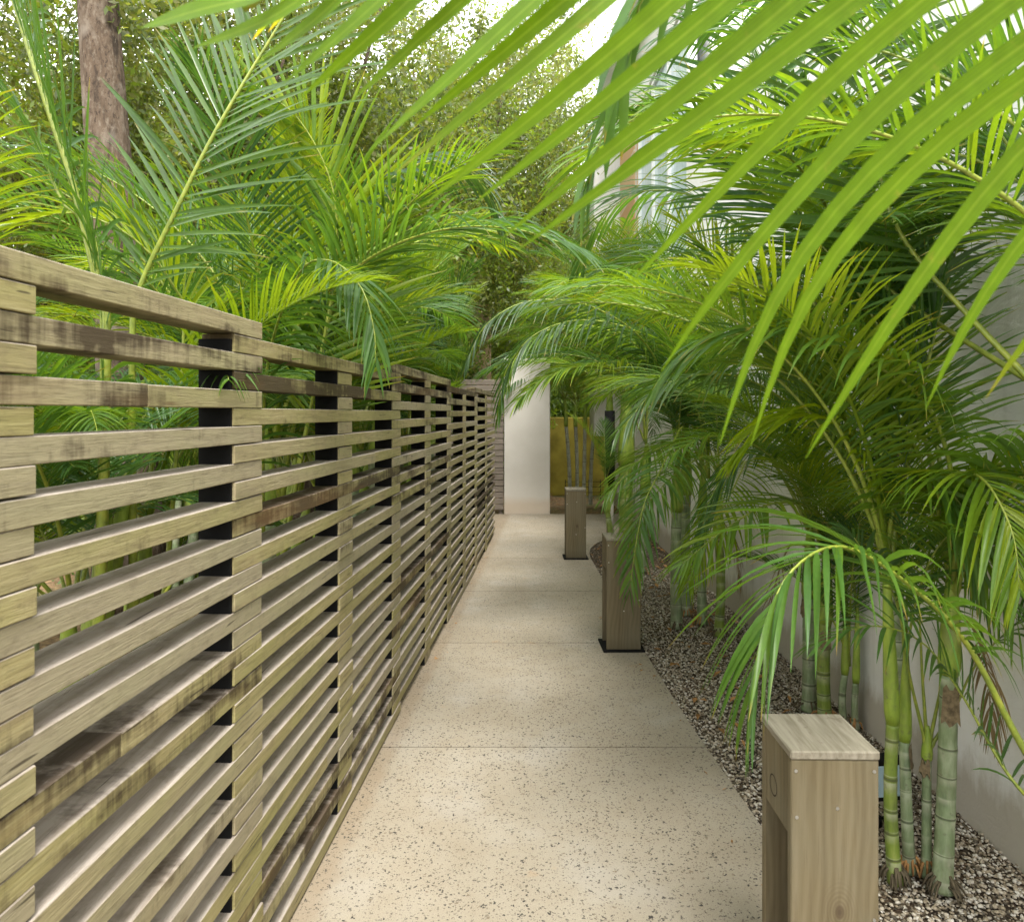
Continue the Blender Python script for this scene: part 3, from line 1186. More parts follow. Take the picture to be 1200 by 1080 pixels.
g.build('roof', [M_FRAME], bld, (WX, 7.5, 0))

g = Geo()
g.cbox((-.125, 11.43, -.03), (.60, 11.75, 2.45), .012)
tag(g.build('gate_pillar', [M_PILLAR]), 'plain cream wall pillar closing the far end of the path', 'pillar')

t = thing('slatted_gate', 'grey-brown horizontal slat screen left of the cream pillar', 'gate', (-1.2, 11.5, 0))
g = Geo()
for k in range(22):
    g.cbox((-2.2, 11.47, .06 + k * .094), (-.135, 11.50, .06 + k * .094 + .084), .004, v=rnd.random())
g.build('slat_panel', [M_GATE], t, (-1.2, 11.5, 0))
for x in (-2.19, -1.2, -.21):
    g = Geo()
    g.cbox((x, 11.503, -.03), (x + .06, 11.56, 2.14), .004)
    g.build('post', [M_GATE], t, (-1.2, 11.5, 0))

g = Geo()
g.cbox((.4, 14.35, -.05), (6, 14.6, 1.5), .015)
tag(g.build('boundary_wall', [M_OCHRE]), 'low ochre yellow wall behind the far palms', 'wall')

# low black wire edging in front of the ochre wall
t = thing('wire_edging', 'low black wire edging before the ochre yellow wall', 'fence', (1.9, 13.6, 0))
for k in range(9):
    g = Geo(); x = -.9 + k * .22
    g.tube([(x, 0, -.03), (x, 0, .34)], .008, 6); g.build('post', [M_BLACK], t)
for z in (.1, .2, .3):
    g = Geo(); g.tube([(-.9, -.01, z), (.86, -.01, z)], .005, 6); g.build('rail', [M_BLACK], t)

# dark slim post lamp by the far palms
t = thing('post_light', 'slim black garden post light with pale base among the far palms', 'garden light', (1.18, 8.75, 0))
g = Geo(); g.tube([(0, 0, .66), (0, 0, 1.62)], .062, 16); g.build('post', [M_BLACK], t)
g = Geo(); g.tube([(0, 0, -.02), (0, 0, .66)], [.045, .045], 14); g.build('base', [M_PILLAR], t)

# lantern beyond the screen
lx = P(565, 338, 13.2)
t = thing('lantern_post', 'peach post topped by a dark cup lantern beyond the slat screen', 'lamp', (lx[0], 13.2, 0))
g = Geo(); g.cbox((-.2, -.1, -.03), (.16, .12, 3.62), .01); g.build('post', [M_PEACH], t)
g = Geo()
g.tube([(0, 0, 3.62), (0, 0, 3.7), (0, 0, 3.72), (0, 0, 3.86), (0, 0, 3.88), (0, 0, 3.9)], [.06, .06, .09, .15, .155, .155], 18, 0, False)
g.build('lantern', [M_BLACK], t)

# ------------------------------------------------------------------ palms
VAR = []
VARDEF = [  # th0, th1, length, leaf, droop, vup
    (6, 55, 1.9, .52, .45, 30), (10, 78, 2.0, .55, .6, 28), (16, 100, 2.0, .52, .7, 26), (22, 118, 2.1, .55, .8, 22),
    (30, 135, 1.9, .50, .9, 18), (42, 145, 1.8, .48, 1.0, 14), (14, 88, 1.7, .46, .55, 34), (26, 108, 1.7, .5, .8, 24),
    (4, 35, 1.5, .42, .3, 30), (34, 120, 1.6, .46, .8, 20),
]


def rachis_curve(th0, th1, L, p=1.35, twist=0.0):
    pts = [np.zeros(3)]
    n = 12
    for i in range(n):
        t_ = (i + .5) / n
        th = R(th0 + (th1 - th0) * t_ ** p)
        a = twist * t_
        pts.append(pts[-1] + np.array([math.sin(th) * math.cos(a), math.sin(th) * math.sin(a), math.cos(th)]) * L / n)
    return np.array(pts)


for i, (a, b_, L, lf, dr, vu) in enumerate(VARDEF):
    g = Geo()
    c = rachis_curve(a, b_, L, 1.3, rnd.uniform(-.25, .25))
    pts = frond(g, c, pet=rnd.uniform(.2, .27), pairs=60, leaf=lf, width=.0165, droop=dr, vup=vu, seed=100 + i, rad=.0125,
                hdir=(1, 0, 0), ragged=.02)
    VAR.append((g.build('frond', [M_PALM, M_PET], mesh_only=True), pts))
VAR_LIME = []
for i in (0, 6, 8):
    me = VAR[i][0].copy()
    me.materials.clear()
    me.materials.append(M_PALM_LIME)
    me.materials.append(M_PET)
    VAR_LIME.append((me, VAR[i][1]))


def proj(p):
    y = np.maximum(p[:, 1], 1e-3)
    return 600 + p[:, 0] / y * FPX, HOR - (p[:, 2] - CAM_H) / y * FPX


def ok_right(w):
    if np.any(w[:, 0] > 1.77):
        return False
    if np.min(np.linalg.norm(w - np.array([0, 0, CAM_H]), axis=1)) < 1.25:
        return False
    px, py = proj(w)
    vis = w[:, 1] > .3
    if np.any(vis & (px < 715) & (py > 470)):
        return False
    if np.any(vis & (px < 575) & (px > -50) & (py > 60)):
        return False
    if np.any(vis & (px > 860) & (px < 1060) & (py > 800)):
        return False
    if np.any(w[:, 2] < .25):
        return False
    return True


def ok_left(w):
    if np.any((w[:, 0] > -.848 + .0655 * w[:, 1] - .16) & (w[:, 2] < 1.9)):
        return False
    if np.min(np.linalg.norm(w - np.array([0, 0, CAM_H]), axis=1)) < 1.3:
        return False
    px, py = proj(w)
    vis = w[:, 1] > .3
    if np.any(vis & (px > 560) & (py > 300)):
        return False
    if np.any(w[:, 2] < .2):
        return False
    return True


def ok_left_low(w):
    if not ok_left(w):
        return False
    px, py = proj(w)
    if np.any((w[:, 1] > .3) & (px > 40) & (px < 240) & (py < 440)):
        return False
    return not np.any((w[:, 1] > .3) & (px > -60) & (px < 300) & (py < 385))


def ok_far(w):
    return not np.any(w[:, 2] < 1.35)


def ok_any(w):
    return not np.any(w[:, 2] < .1)


def add_stem(palm, base, top, r0, mat, shaft=None, ring=.085, seed=0):
    """ringed cane from base to top, optional green crownshaft above"""
    r = random.Random(seed)
    loc = np.array(palm.location)
    base, top = np.array(base, float), np.array(top, float)
    L = np.linalg.norm(top - base)
    n = max(6, int(L / .012))
    t_ = np.linspace(0, 1, n)
    side = np.array([r.uniform(-1, 1), r.uniform(-1, 1), 0]) * .02
    pts = base[None] + (top - base)[None] * t_[:, None] + side[None] * np.sin(t_ * math.pi)[:, None]
    # node spacing grows towards the base
    d = t_ * L / ring
    d = d + .22 * np.sin(d * 1.7 + seed)
    ringv = (d + .3) % 1.0
    rad = r0 * (1.0 - .12 * t_) * (1 + .05 * np.exp(-((ringv - .9) / .08) ** 2)) * (1 + .16 * np.exp(-t_ * L / .05))
    g = Geo()
    g.tube(pts, rad, 16, 0, ring=ringv)
    g.build('stem', [mat], palm, loc)
    if base[1] < 8:
        g = Geo()
        for k in range(16):
            a = r.uniform(0, 6.283)
            q0 = base + np.array([math.cos(a) * r0 * .9, math.sin(a) * r0 * .9, .03 + r.uniform(0, .035)])
            q1 = base + np.array([math.cos(a) * r0 * r.uniform(1.6, 2.6), math.sin(a) * r0 * r.uniform(1.6, 2.6), .004])
            g.tube([q0, q0 * .5 + q1 * .5 + np.array([0, 0, .012]), q1], [.005, .0045, .003], 5)
        g.build('roots', [M_LITTER if r.random() < .3 else M_ROOT], palm, loc)
        if r.random() < .35 and L > .3:      # a scrap of dry sheath still hugging the cane
            a0_ = r.uniform(2.5, 5.5)
            i0 = int(n * r.uniform(.72, .86))
            vs = []
            m2 = 7
            for jj in range(m2):
                for kk in range(6):
                    a = a0_ + kk * .32
                    ii = min(n - 1, i0 + int(jj * n * .03))
                    rr_ = rad[ii] + .003 + .004 * abs(kk - 2.5) * (1 - jj / m2)
                    vs.append(pts[ii] + np.array([math.cos(a) * rr_, math.sin(a) * rr_, .012 * math.sin(kk * 2 + jj)]))
            fs = [(jj * 6 + kk, jj * 6 + kk + 1, jj * 6 + kk + 7, jj * 6 + kk + 6) for jj in range(m2 - 1) for kk in range(5)]
            g = Geo()
            g.add(vs, fs, 0, True)
            g.build('dry_sheath', [M_SHEATH], palm, loc)
    if shaft is not None:
        st = np.array(shaft, float)
        m_ = 14
        tt = np.linspace(0, 1, m_)
        p2 = top[None] + (st - top)[None] * tt[:, None]
        rr = r0 * .93 * np.interp(tt, [0, .06, .25, .7, 1], [1.0, 1.22, 1.18, .8, .42])
        g = Geo()
        g.tube(p2, rr, 14, 0)
        g.build('crownshaft', [M_SHAFT], palm, loc)


def add_fronds(palm, origin, n, okf, az0, spread, pool, smin=.8, smax=1.05, seed=0, lime=.12, tries=40):
    r = random.Random(seed)
    loc = np.array(palm.location)
    made = 0
    for k in range(n):
        for _ in range(tries):
            if r.random() < lime:
                me, pts = VAR_LIME[r.randrange(len(VAR_LIME))]
            else:
                me, pts = VAR[r.choice(pool)]
            az_ = az0 + spread * (2 * (k + r.random()) / n - 1) + r.uniform(-.2, .2)
            s = r.uniform(smin, smax)
            c, sn = math.cos(az_), math.sin(az_)
            w = np.stack([(pts[:, 0] * c - pts[:, 1] * sn) * s, (pts[:, 0] * sn + pts[:, 1] * c) * s, pts[:, 2] * s], 1) + origin
            if okf(w):
                o = link('frond', me, palm)
                o.location = tuple(np.array(origin) - loc)
                o.rotation_euler = (0, 0, az_)
                o.scale = (s, s, s)
                made += 1
                break
    return made


def custom_frond(palm, ctrl, mats=None, **kw):
    g = Geo()
    frond(g, ctrl, **kw)
    return g.build('frond', mats or [M_PALM, M_PET], palm, np.array(palm.location))


UP = math.pi
ALLV = list(range(10))
HIGH = [0, 1, 2, 6, 8]
ARCH = [1, 2, 3, 4, 7, 9]


def palm_clump(label, base, stems, group=None, name='areca_palm'):
    return thing(name, label, 'palm', base, group)


GR = 'areca palms along the white wall'
GL = 'areca palms behind the timber fence'

# --- overhead palm beside the camera: its long frond crosses the top of the view
b0 = (1.42, .30, -.02)
p0 = palm_clump('palm whose big bright blurred frond hangs across the top right of the view', b0, None, GR)
add_stem(p0, b0, (1.40, .33, 1.15), .042, M_STEM, (1.36, .36, 1.62), seed=1)
add_stem(p0, (1.5, .12, -.02), (1.55, .08, .9), .036, M_STEM_G, (1.56, .07, 1.3), seed=2)
YF = .62
rach = [np.array([1.36, .36, 1.60]), np.array([1.18, .46, 1.78]), P(1750, 150, YF), P(1600, -60, YF), P(1350, -170, YF), P(1050, -190, YF), P(750, -160, YF), P(500, -100, YF), P(330, -15, YF), P(285, 12, YF)]
g = Geo()
rp = catmull(rach, 60)
g.tube(rp, np.linspace(.013, .0025, 60), 8, 1)
LEAFLETS_EXTRA = [[(600, -125), (480, 0), (352, 115)], [(860, -170), (668, -5), (480, 152)], [(1062, -190), (830, 18), (556, 238)]]
LEAFLETS = [
    [(310, -5), (240, 10), (165, 33)], [(420, -60), (330, 15), (225, 57)], [(470, -85), (385, 10), (300, 75)], [(560, -110), (440, 5), (330, 100)],
    [(640, -140), (520, -25), (400, 62)], [(720, -155), (560, -15), (407, 123)], [(810, -165), (627, 0), (433, 177)],
    [(900, -178), (710, 0), (463, 203)], [(975, -185), (777, 10), (493, 243)], [(1150, -190), (870, 50), (587, 280)],
    [(1230, -185), (915, 65), (607, 293)], [(1310, -175), (1000, 67), (735, 335)],
    [(1400, -150), (1080, 77), (845, 330), (775, 435)], [(1470, -130), (1100, 125), (911, 330), (843, 522)],
    [(1530, -110), (1150, 125), (948, 330), (880, 522)], [(1590, -70), (1250, 120), (1053, 360), (944, 537)],
    [(1650, 0), (1320, 150), (1140, 360), (1085, 478)], [(1700, 80), (1380, 230), (1200, 397), (1155, 467)],
]
for i, px in enumerate(LEAFLETS + LEAFLETS_EXTRA):
    m_ = len(px)
    pts = []
    for j, (x, y) in enumerate(px):
        u = j / (m_ - 1)
        pts.append(P(x, y, YF + .03 * u - .02 * math.sin(u * 3.1) + .008 * (i % 3)))
    q = catmull(pts, 31)
    for _ in range(14):
        q[1:-1] = (q[:-2] + 2 * q[1:-1] + q[2:]) / 4
    q = q[::2]
    T = q[-1] - q[0]
    tt_ = unit(T)
    wd = unit(np.array([-tt_[2], -.35 if i < 8 else .25, tt_[0]]) * (1 if tt_[0] > 0 else -1))
    blade(g, q, wd, (.022, .019, .018, .019, .020, .021, .021, .022, .022, .023, .023, .023, .024, .024, .024, .025, .025, .024, .018, .020, .022)[i], .16, .3 + .4 * ((i * 37) % 10) / 10)
# leaflets of the other side, pointing up and away
rr = random.Random(4)
for k in range(24):
    f = .3 + .68 * k / 23
    i = int(f * 58)
    p = rp[i]
    tg = unit(rp[i + 1] - rp[i])
    d0 = unit(np.array([-.1, .75, .55]) + tg * .6)
    L = .55 * np.interp(f, [.3, .6, 1], [.8, 1, .35])
    q = [p + d0 * L * u + np.array([0, 0, -.22]) * L * u * u for u in np.linspace(0, 1, 8)]
    blade(g, q, unit(tg), .027, .3, rr.random())
g.build('frond', [M_PALM_NEAR, M_PET], p0, b0)
# hanging dark frond tip
custom_frond(p0, [np.array([1.38, .36, 1.6]), np.array([1.15, .6, 2.25]), np.array([.62, .95, 2.62]), P(790, -60, 1.1), P(735, 70, 1.15), P(705, 160, 1.17), P(690, 215, 1.18)],
             pet=.35, pairs=22, leaf=.30, width=.03, a0=40, a1=14, droop=1.2, vup=5, rad=.011, seed=31)

# --- palm 1, right of the closest bollard
b1 = tuple(P(1075, 1035, 2.45) * (1, 1, 0))
p1 = palm_clump('palm clump with four ringed green stems beside the closest bollard', b1, None, GR)
def S(px, py, Y): return P(px, py, Y)
add_stem(p1, P(1049, 1032, 2.47) * (1, 1, 0), P(1046, 848, 2.47), .0225, M_STEM_G, P(1038, 655, 2.47), .1, 3)
add_stem(p1, P(1066, 1028, 2.53) * (1, 1, 0), P(1060, 868, 2.55), .020, M_STEM, P(1062, 760, 2.55), .075, 4)
add_stem(p1, P(1086, 1024, 2.50) * (1, 1, 0), P(1086, 890, 2.50), .0165, M_STEM, P(1087, 850, 2.50), .1, 5)
add_stem(p1, P(1104, 1042, 2.43) * (1, 1, 0), P(1112, 790, 2.43), .031, M_STEM, P(1116, 660, 2.43), .085, 6)
SAG = dict(width=.021, pairs=46)
# big arching frond drooping beside the bollard
custom_frond(p1, [P(1329, 1000, 1.75), P(1215, 900, 2.0), P(1133, 754, 2.02), P(1059, 680, 1.95), P(985, 640, 1.86), P(925, 672, 1.76), P(892, 750, 1.70), P(880, 815, 1.68)],
             pet=.36, pairs=40, leaf=.46, width=.020, a0=58, a1=20, vup=12, droop=1.0, rad=.013, seed=41)
custom_frond(p1, [P(1325, 1000, 1.76), P(1200, 930, 2.1), P(1126, 812, 2.25), P(1080, 752, 2.25), P(1020, 733, 2.2), P(965, 752, 2.15)],
             pet=.3, pairs=26, leaf=.30, width=.016, a0=60, a1=25, vup=20, droop=.7, rad=.008, seed=42)
custom_frond(p1, [P(1116, 700, 2.43), P(1150, 620, 2.3), P(1215, 540, 2.1), P(1290, 500, 1.9), P(1330, 520, 1.75)],
             pet=.2, pairs=40, leaf=.45, width=.021, vup=10, droop=.9, rad=.012, seed=43)
custom_frond(p1, [P(1040, 690, 2.47), P(1052, 600, 2.5), P(1078, 470, 2.5), P(1110, 330, 2.45), P(1150, 200, 2.4)],
             pet=.22, pairs=44, leaf=.5, width=.024, vup=25, droop=.5, rad=.013, seed=44)
custom_frond(p1, [P(1116, 690, 2.43), P(1120, 590, 2.35), P(1089, 478, 2.3), P(1007, 419, 2.3), P(911, 389, 2.35), P(825, 402, 2.4), P(780, 440, 2.45)],
             pet=.3, pairs=50, leaf=.42, width=.018, vup=8, droop=1.1, rad=.011, seed=45)
for k, ctl in enumerate((
        [P(1116, 690, 2.43), P(1128, 610, 2.40), P(1168, 545, 2.32), P(1225, 545, 2.22), P(1275, 600, 2.15)],
        [P(1116, 690, 2.43), P(1100, 610, 2.42), P(1110, 560, 2.3), P(1150, 560, 2.1), P(1185, 620, 1.98), P(1195, 690, 1.94)],
        [P(1116, 690, 2.43), P(1140, 640, 2.5), P(1180, 610, 2.5), P(1220, 640, 2.45)],
        [P(1038, 660, 2.47), P(1050, 590, 2.45), P(1090, 560, 2.35), P(1130, 600, 2.25), P(1150, 670, 2.2)],
        [P(1038, 660, 2.47), P(1022, 570, 2.5), P(980, 500, 2.55), P(920, 490, 2.6), P(865, 530, 2.65)])):
    custom_frond(p1, ctl, [M_PALM, M_PET] if k % 2 else [M_PALM_NEAR, M_PET], pet=.24, pairs=44, leaf=.36, width=.018, vup=10, droop=1.0, rad=.010, seed=400 + k)
add_fronds(p1, P(1040, 665, 2.47), 4, ok_right, math.radians(175), R(85), [0, 1, 2, 6, 7, 8], .55, .85, 51, .3)
add_fronds(p1, P(1116, 680, 2.43), 4, ok_right, math.radians(150), R(100), [0, 1, 2, 6, 8], .6, .95, 52, .2)
# thin petioles forking from the small cane
for ang, px2, py2 in ((0, 1048, 700), (1, 1128, 660), (2, 1075, 690), (3, 1150, 770)):
    custom_frond(p1, [P(1087, 880, 2.5), P(1087 + (px2 - 1087) * .5, 880 + (py2 - 880) * .45, 2.5), P(px2, py2, 2.48), P(px2 + (px2 - 1087) * 1.2, py2 - 70, 2.42)],
                 pet=.55, pairs=16, leaf=.26, width=.014, droop=.8, rad=.007, seed=60 + ang)

# --- palm with the horizontal leaflets high up on the right
b2 = (1.52, 1.55, -.02)
p2 = palm_clump('tall palm at the right edge whose high frond carries level dark leaflets', b2, None, GR)
add_stem(p2, b2, (1.53, 1.57, 1.0), .040, M_STEM, (1.52, 1.6, 1.5), .09, 7)
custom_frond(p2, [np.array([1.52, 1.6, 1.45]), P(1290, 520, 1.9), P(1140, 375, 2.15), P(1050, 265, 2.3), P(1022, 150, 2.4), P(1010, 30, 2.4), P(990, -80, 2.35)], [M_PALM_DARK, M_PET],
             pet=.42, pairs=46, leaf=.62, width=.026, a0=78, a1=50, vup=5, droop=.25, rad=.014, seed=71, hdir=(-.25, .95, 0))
custom_frond(p2, [np.array([1.52, 1.6, 1.45]), P(1290, 330, 1.8), P(1190, 180, 1.95), P(1110, 80, 2.1), P(1000, 10, 2.3), P(880, 0, 2.5), P(790, 40, 2.6)],
             pet=.3, pairs=50, leaf=.5, width=.024, vup=10, droop=.8, rad=.013, seed=72)
add_stem(p2, (1.5, 1.77, -.02), (1.5, 1.75, .50), .03, M_STEM, (1.5, 1.75, .62), .1, 76)
add_fronds(p2, np.array([1.52, 1.6, 1.5]), 6, ok_right, math.radians(115), R(75), [1, 2, 3, 6, 7], .8, 1.0, 73, .1)

custom_frond(p2, [np.array([1.53, 1.6, 1.45]), P(1180, 430, 2.2), P(1030, 330, 2.6), P(940, 240, 2.9), P(895, 140, 3.0), P(872, 30, 3.0), P(860, -60, 2.9)],
             pet=.36, pairs=50, leaf=.60, width=.025, a0=76, a1=50, vup=5, droop=.25, rad=.013, seed=74, hdir=(-.15, 1, 0))

b8 = (1.60, 3.05, -.02)
p8 = palm_clump('taller palm against the white wall whose crown fills the middle right of the view', b8, None, GR)
add_stem(p8, b8, (1.6, 3.05, 1.05), .038, M_STEM, (1.58, 3.08, 1.55), .09, 77)
custom_frond(p8, [np.array([1.58, 3.08, 1.5]), P(1000, 330, 3.15), P(940, 215, 3.2), P(870, 140, 3.3), P(790, 110, 3.4), P(725, 135, 3.5), P(690, 200, 3.5)],
             pet=.3, pairs=58, leaf=.52, width=.019, vup=5, droop=.85, rad=.012, seed=79)
custom_frond(p8, [np.array([1.58, 3.08, 1.5]), P(985, 400, 3.2), P(905, 300, 3.4), P(825, 235, 3.6), P(750, 225, 3.8), P(700, 262, 3.9), P(675, 320, 3.9)],
             pet=.3, pairs=56, leaf=.50, width=.018, vup=5, droop=.9, rad=.012, seed=80)
add_fronds(p8, np.array([1.58, 3.08, 1.52]), 10, ok_right, R(175), R(100), [0, 1, 2, 3, 6, 7, 8], .85, 1.15, 78, .25)

# --- palm 3, behind the closest bollard
b3 = tuple(P(968, 850, 3.75) * (1, 1, 0))
p3 = palm_clump('green palm clump against the wall just behind the closest bollard', b3, None, GR)
for k, (x, yb, yt, Y, rad_, mt) in enumerate(((967, 845, 730, 3.75, .034, M_STEM_G), (948, 838, 700, 3.9, .036, M_STEM), (990, 852, 790, 3.7, .018, M_STEM), (1003, 858, 800, 3.66, .017, M_STEM))):
    add_stem(p3, P(x, yb, Y) * (1, 1, 0), P(x, yt, Y), rad_, mt, P(x + 2, yt - 90, Y), .1, 80 + k)
custom_frond(p3, [P(967, 660, 3.75), P(958, 600, 3.7), P(905, 590, 3.5), P(850, 620, 3.35), P(800, 660, 3.2)],
             pet=.2, pairs=38, leaf=.42, width=.02, vup=15, droop=.8, rad=.011, seed=81)
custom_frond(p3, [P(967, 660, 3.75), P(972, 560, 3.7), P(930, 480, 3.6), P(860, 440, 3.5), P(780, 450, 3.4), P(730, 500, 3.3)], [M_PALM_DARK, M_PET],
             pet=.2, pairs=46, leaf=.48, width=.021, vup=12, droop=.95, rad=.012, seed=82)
for k, (x, y, Y) in enumerate(((992, 705, 3.7), (1004, 715, 3.66))):
    add_fronds(p3, P(x, y, Y), 3, ok_right, R(185), R(120), [0, 1, 6, 8], .35, .55, 860 + k, .3)
add_fronds(p3, P(967, 650, 3.75), 5, ok_right, math.radians(185), R(95), ALLV, .65, 1.0, 83, .1)
add_fronds(p3, P(948, 620, 3.9), 5, ok_right, math.radians(170), R(110), ALLV, .75, 1.05, 84, .3)
add_fronds(p3, P(995, 780, 3.7), 3, ok_right, math.radians(180), R(80), [0, 6, 8], .4, .6, 85, .2)

# --- palm 4, behind the middle bollard
b4 = tuple(P(800, 715, 5.5) * (1, 1, 0))
p4 = palm_clump('palm clump of slim grey canes on the bed right of the middle bollard', b4, None, GR)
for k, (x, yb, yt, Y, rad_, mt) in enumerate(((793, 725, 600, 5.4, .042, M_STEM), (804, 716, 580, 5.75, .045, M_STEM), (823, 722, 610, 5.5, .036, M_STEM), (842, 735, 630, 5.2, .034, M_STEM_G))):
    add_stem(p4, P(x, yb, Y) * (1, 1, 0), P(x, yt, Y), rad_, mt, P(x + 1, yt - 60, Y), .1, 90 + k)
custom_frond(p4, [P(793, 560, 5.4), P(800, 500, 5.3), P(772, 555, 4.6), P(755, 590, 4.4), P(745, 640, 4.35), P(738, 690, 4.35)],
             pet=.25, pairs=36, leaf=.40, width=.022, vup=12, droop=.9, rad=.011, seed=91)
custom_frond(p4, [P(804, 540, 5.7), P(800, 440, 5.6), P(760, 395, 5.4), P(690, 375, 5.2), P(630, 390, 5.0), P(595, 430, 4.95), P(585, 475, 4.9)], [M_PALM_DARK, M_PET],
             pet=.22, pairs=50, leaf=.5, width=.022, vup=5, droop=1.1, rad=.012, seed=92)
custom_frond(p4, [P(823, 540, 5.5), P(815, 450, 5.6), P(760, 428, 5.7), P(690, 425, 5.8), P(640, 440, 5.85), P(610, 470, 5.9)],
             pet=.22, pairs=46, leaf=.42, width=.022, vup=10, droop=.8, rad=.012, seed=93)
custom_frond(p4, [P(804, 530, 5.7), P(770, 430, 5.6), P(715, 388, 5.5), P(655, 383, 5.4), P(612, 408, 5.35), P(592, 450, 5.3), P(584, 485, 5.3)],
             pet=.22, pairs=54, leaf=.46, width=.017, vup=0, droop=1.3, rad=.012, seed=96)
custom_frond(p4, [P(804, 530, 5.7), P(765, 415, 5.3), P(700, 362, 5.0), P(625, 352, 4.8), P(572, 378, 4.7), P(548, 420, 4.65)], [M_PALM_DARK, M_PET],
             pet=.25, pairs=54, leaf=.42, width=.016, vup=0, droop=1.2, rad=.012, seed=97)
for k, (x, y, Y) in enumerate(((794, 548, 5.4), (824, 555, 5.5), (843, 575, 5.2))):
    add_fronds(p4, P(x, y, Y), 4, ok_right, R(185), R(140), [0, 1, 2, 6, 8], .5, .8, 960 + k, .25)
for k, ctl in enumerate((
        [P(843, 575, 5.2), P(832, 535, 5.0), P(792, 555, 4.7), P(752, 600, 4.5), P(735, 640, 4.45)],
        [P(843, 575, 5.2), P(872, 540, 5.0), P(858, 575, 4.6), P(822, 640, 4.4), P(805, 685, 4.35)],
        [P(824, 555, 5.5), P(800, 520, 5.3), P(755, 535, 5.0), P(712, 580, 4.9)],
        [P(948, 610, 3.9), P(925, 540, 3.9), P(875, 530, 3.9), P(835, 580, 3.9), P(818, 640, 3.9)])):
    custom_frond(p3 if k == 3 else p4, ctl, [M_PALM_NEAR, M_PET] if k == 1 else None, pet=.2, pairs=44, leaf=.40, width=.018, vup=8, droop=1.0, rad=.010, seed=420 + k)
add_fronds(p4, P(804, 530, 5.7), 6, ok_right, math.radians(180), R(110), ALLV, .85, 1.15, 94, .25)
add_fronds(p4, P(830, 560, 5.3), 5, ok_right, math.radians(180), R(110), ALLV, .8, 1.1, 95, .3)

# --- palm 5, thick trunk behind bollard 2 further on
b5 = tuple(P(735, 655, 6.9) * (1, 1, 0))
p5 = palm_clump('palm with a thick yellow-green stem behind the middle bollard', b5, None, GR)
add_stem(p5, P(733, 668, 7.2) * (1, 1, 0), P(733, 545, 7.2), .075, M_STEM_G, P(736, 470, 7.2), .13, 101)
add_stem(p5, P(752, 668, 7.3) * (1, 1, 0), P(756, 580, 7.3), .05, M_STEM, P(758, 520, 7.3), .12, 102)
add_stem(p5, P(716, 672, 7.0) * (1, 1, 0), P(712, 600, 7.05), .03, M_STEM_G, P(710, 560, 7.05), .12, 103)
add_fronds(p5, P(710, 570, 7.05), 3, ok_any, R(190), R(150), [0, 6, 8], .3, .45, 1050, .2)
add_fronds(p1, P(1062, 770, 2.55), 3, ok_right, R(150), R(120), [0, 8, 6], .4, .6, 1051, .3)
add_fronds(p5, P(736, 480, 7.2), 8, ok_right, math.radians(180), R(150), ALLV, .9, 1.2, 104, .1)
add_fronds(p5, P(757, 520, 7.3), 6, ok_right, math.radians(180), R(120), ALLV, .8, 1.1, 105, .1)

M_DEAD = leaf_material('palm_leaf_dead', [(0.0, (0.20, 0.13, 0.06)), (1.0, (0.34, 0.25, 0.12))], transl=0.25, tgain=(1.3, 1.2, 0.8), rough=0.7)
for pl, seed, ctl in ((p3, 441, [P(948, 640, 3.9), P(925, 640, 3.9), P(905, 700, 3.9), P(900, 770, 3.9)]),
                      (p4, 442, [P(823, 590, 5.5), P(840, 600, 5.4), P(862, 640, 5.35), P(868, 690, 5.35)]),
                      (p1, 443, [P(1116, 720, 2.43), P(1140, 735, 2.43), P(1158, 790, 2.42), P(1160, 860, 2.42)])):
    fo = custom_frond(pl, ctl, [M_DEAD, M_DEAD], pet=.3, pairs=22, leaf=.22, width=.011, vup=0, droop=1.8, rad=.006, seed=seed, ragged=.25)
    fo['label'] = 'dead brown hanging frond'

# --- far palms
b6 = tuple(P(680, 600, 12.4) * (1, 1, 0))
p6 = palm_clump('far palm clump of pale canes standing before the ochre wall', b6, None, GR)
for k, (x, Y) in enumerate(((668, 12.4), (676, 12.7), (684, 12.3), (692, 12.6))):
    add_stem(p6, P(x, 590, Y) * (1, 1, 0), P(x + (k - 1.5) * 3, 500, Y), .033, M_STEM_PALE, P(x + (k - 1.5) * 4, 460, Y), .14, 110 + k)
    add_fronds(p6, P(x + (k - 1.5) * 4, 468, Y), 4, ok_far, R(200), R(180), ALLV, .9, 1.2, 120 + k, .12)
add_fronds(p6, np.array([b6[0], b6[1] - .1, .05]), 7, ok_any, R(90), R(180), [0, 6, 8, 9], .3, .5, 128, .2)
add_fronds(p6, P(679, 480, 12.4), 5, ok_any, R(250), R(120), [3, 4, 5, 7], .7, .9, 129, .2)
b7 = (1.62, 10.2, -.02)
p7 = palm_clump('far palm clump below the tall curtained window', b7, None, GR)
for k, (x, y) in enumerate(((1.55, 10.1), (1.4, 10.4), (1.6, 9.7))):
    add_stem(p7, (x, y, -.02), (x, y, 1.3 + .2 * k), .05, M_STEM, (x, y, 1.85 + .2 * k), .14, 130 + k)
    add_fronds(p7, np.array([x, y, 1.8 + .2 * k]), 8, ok_right, R(180), R(120), ALLV, .95, 1.25, 140 + k, .12)

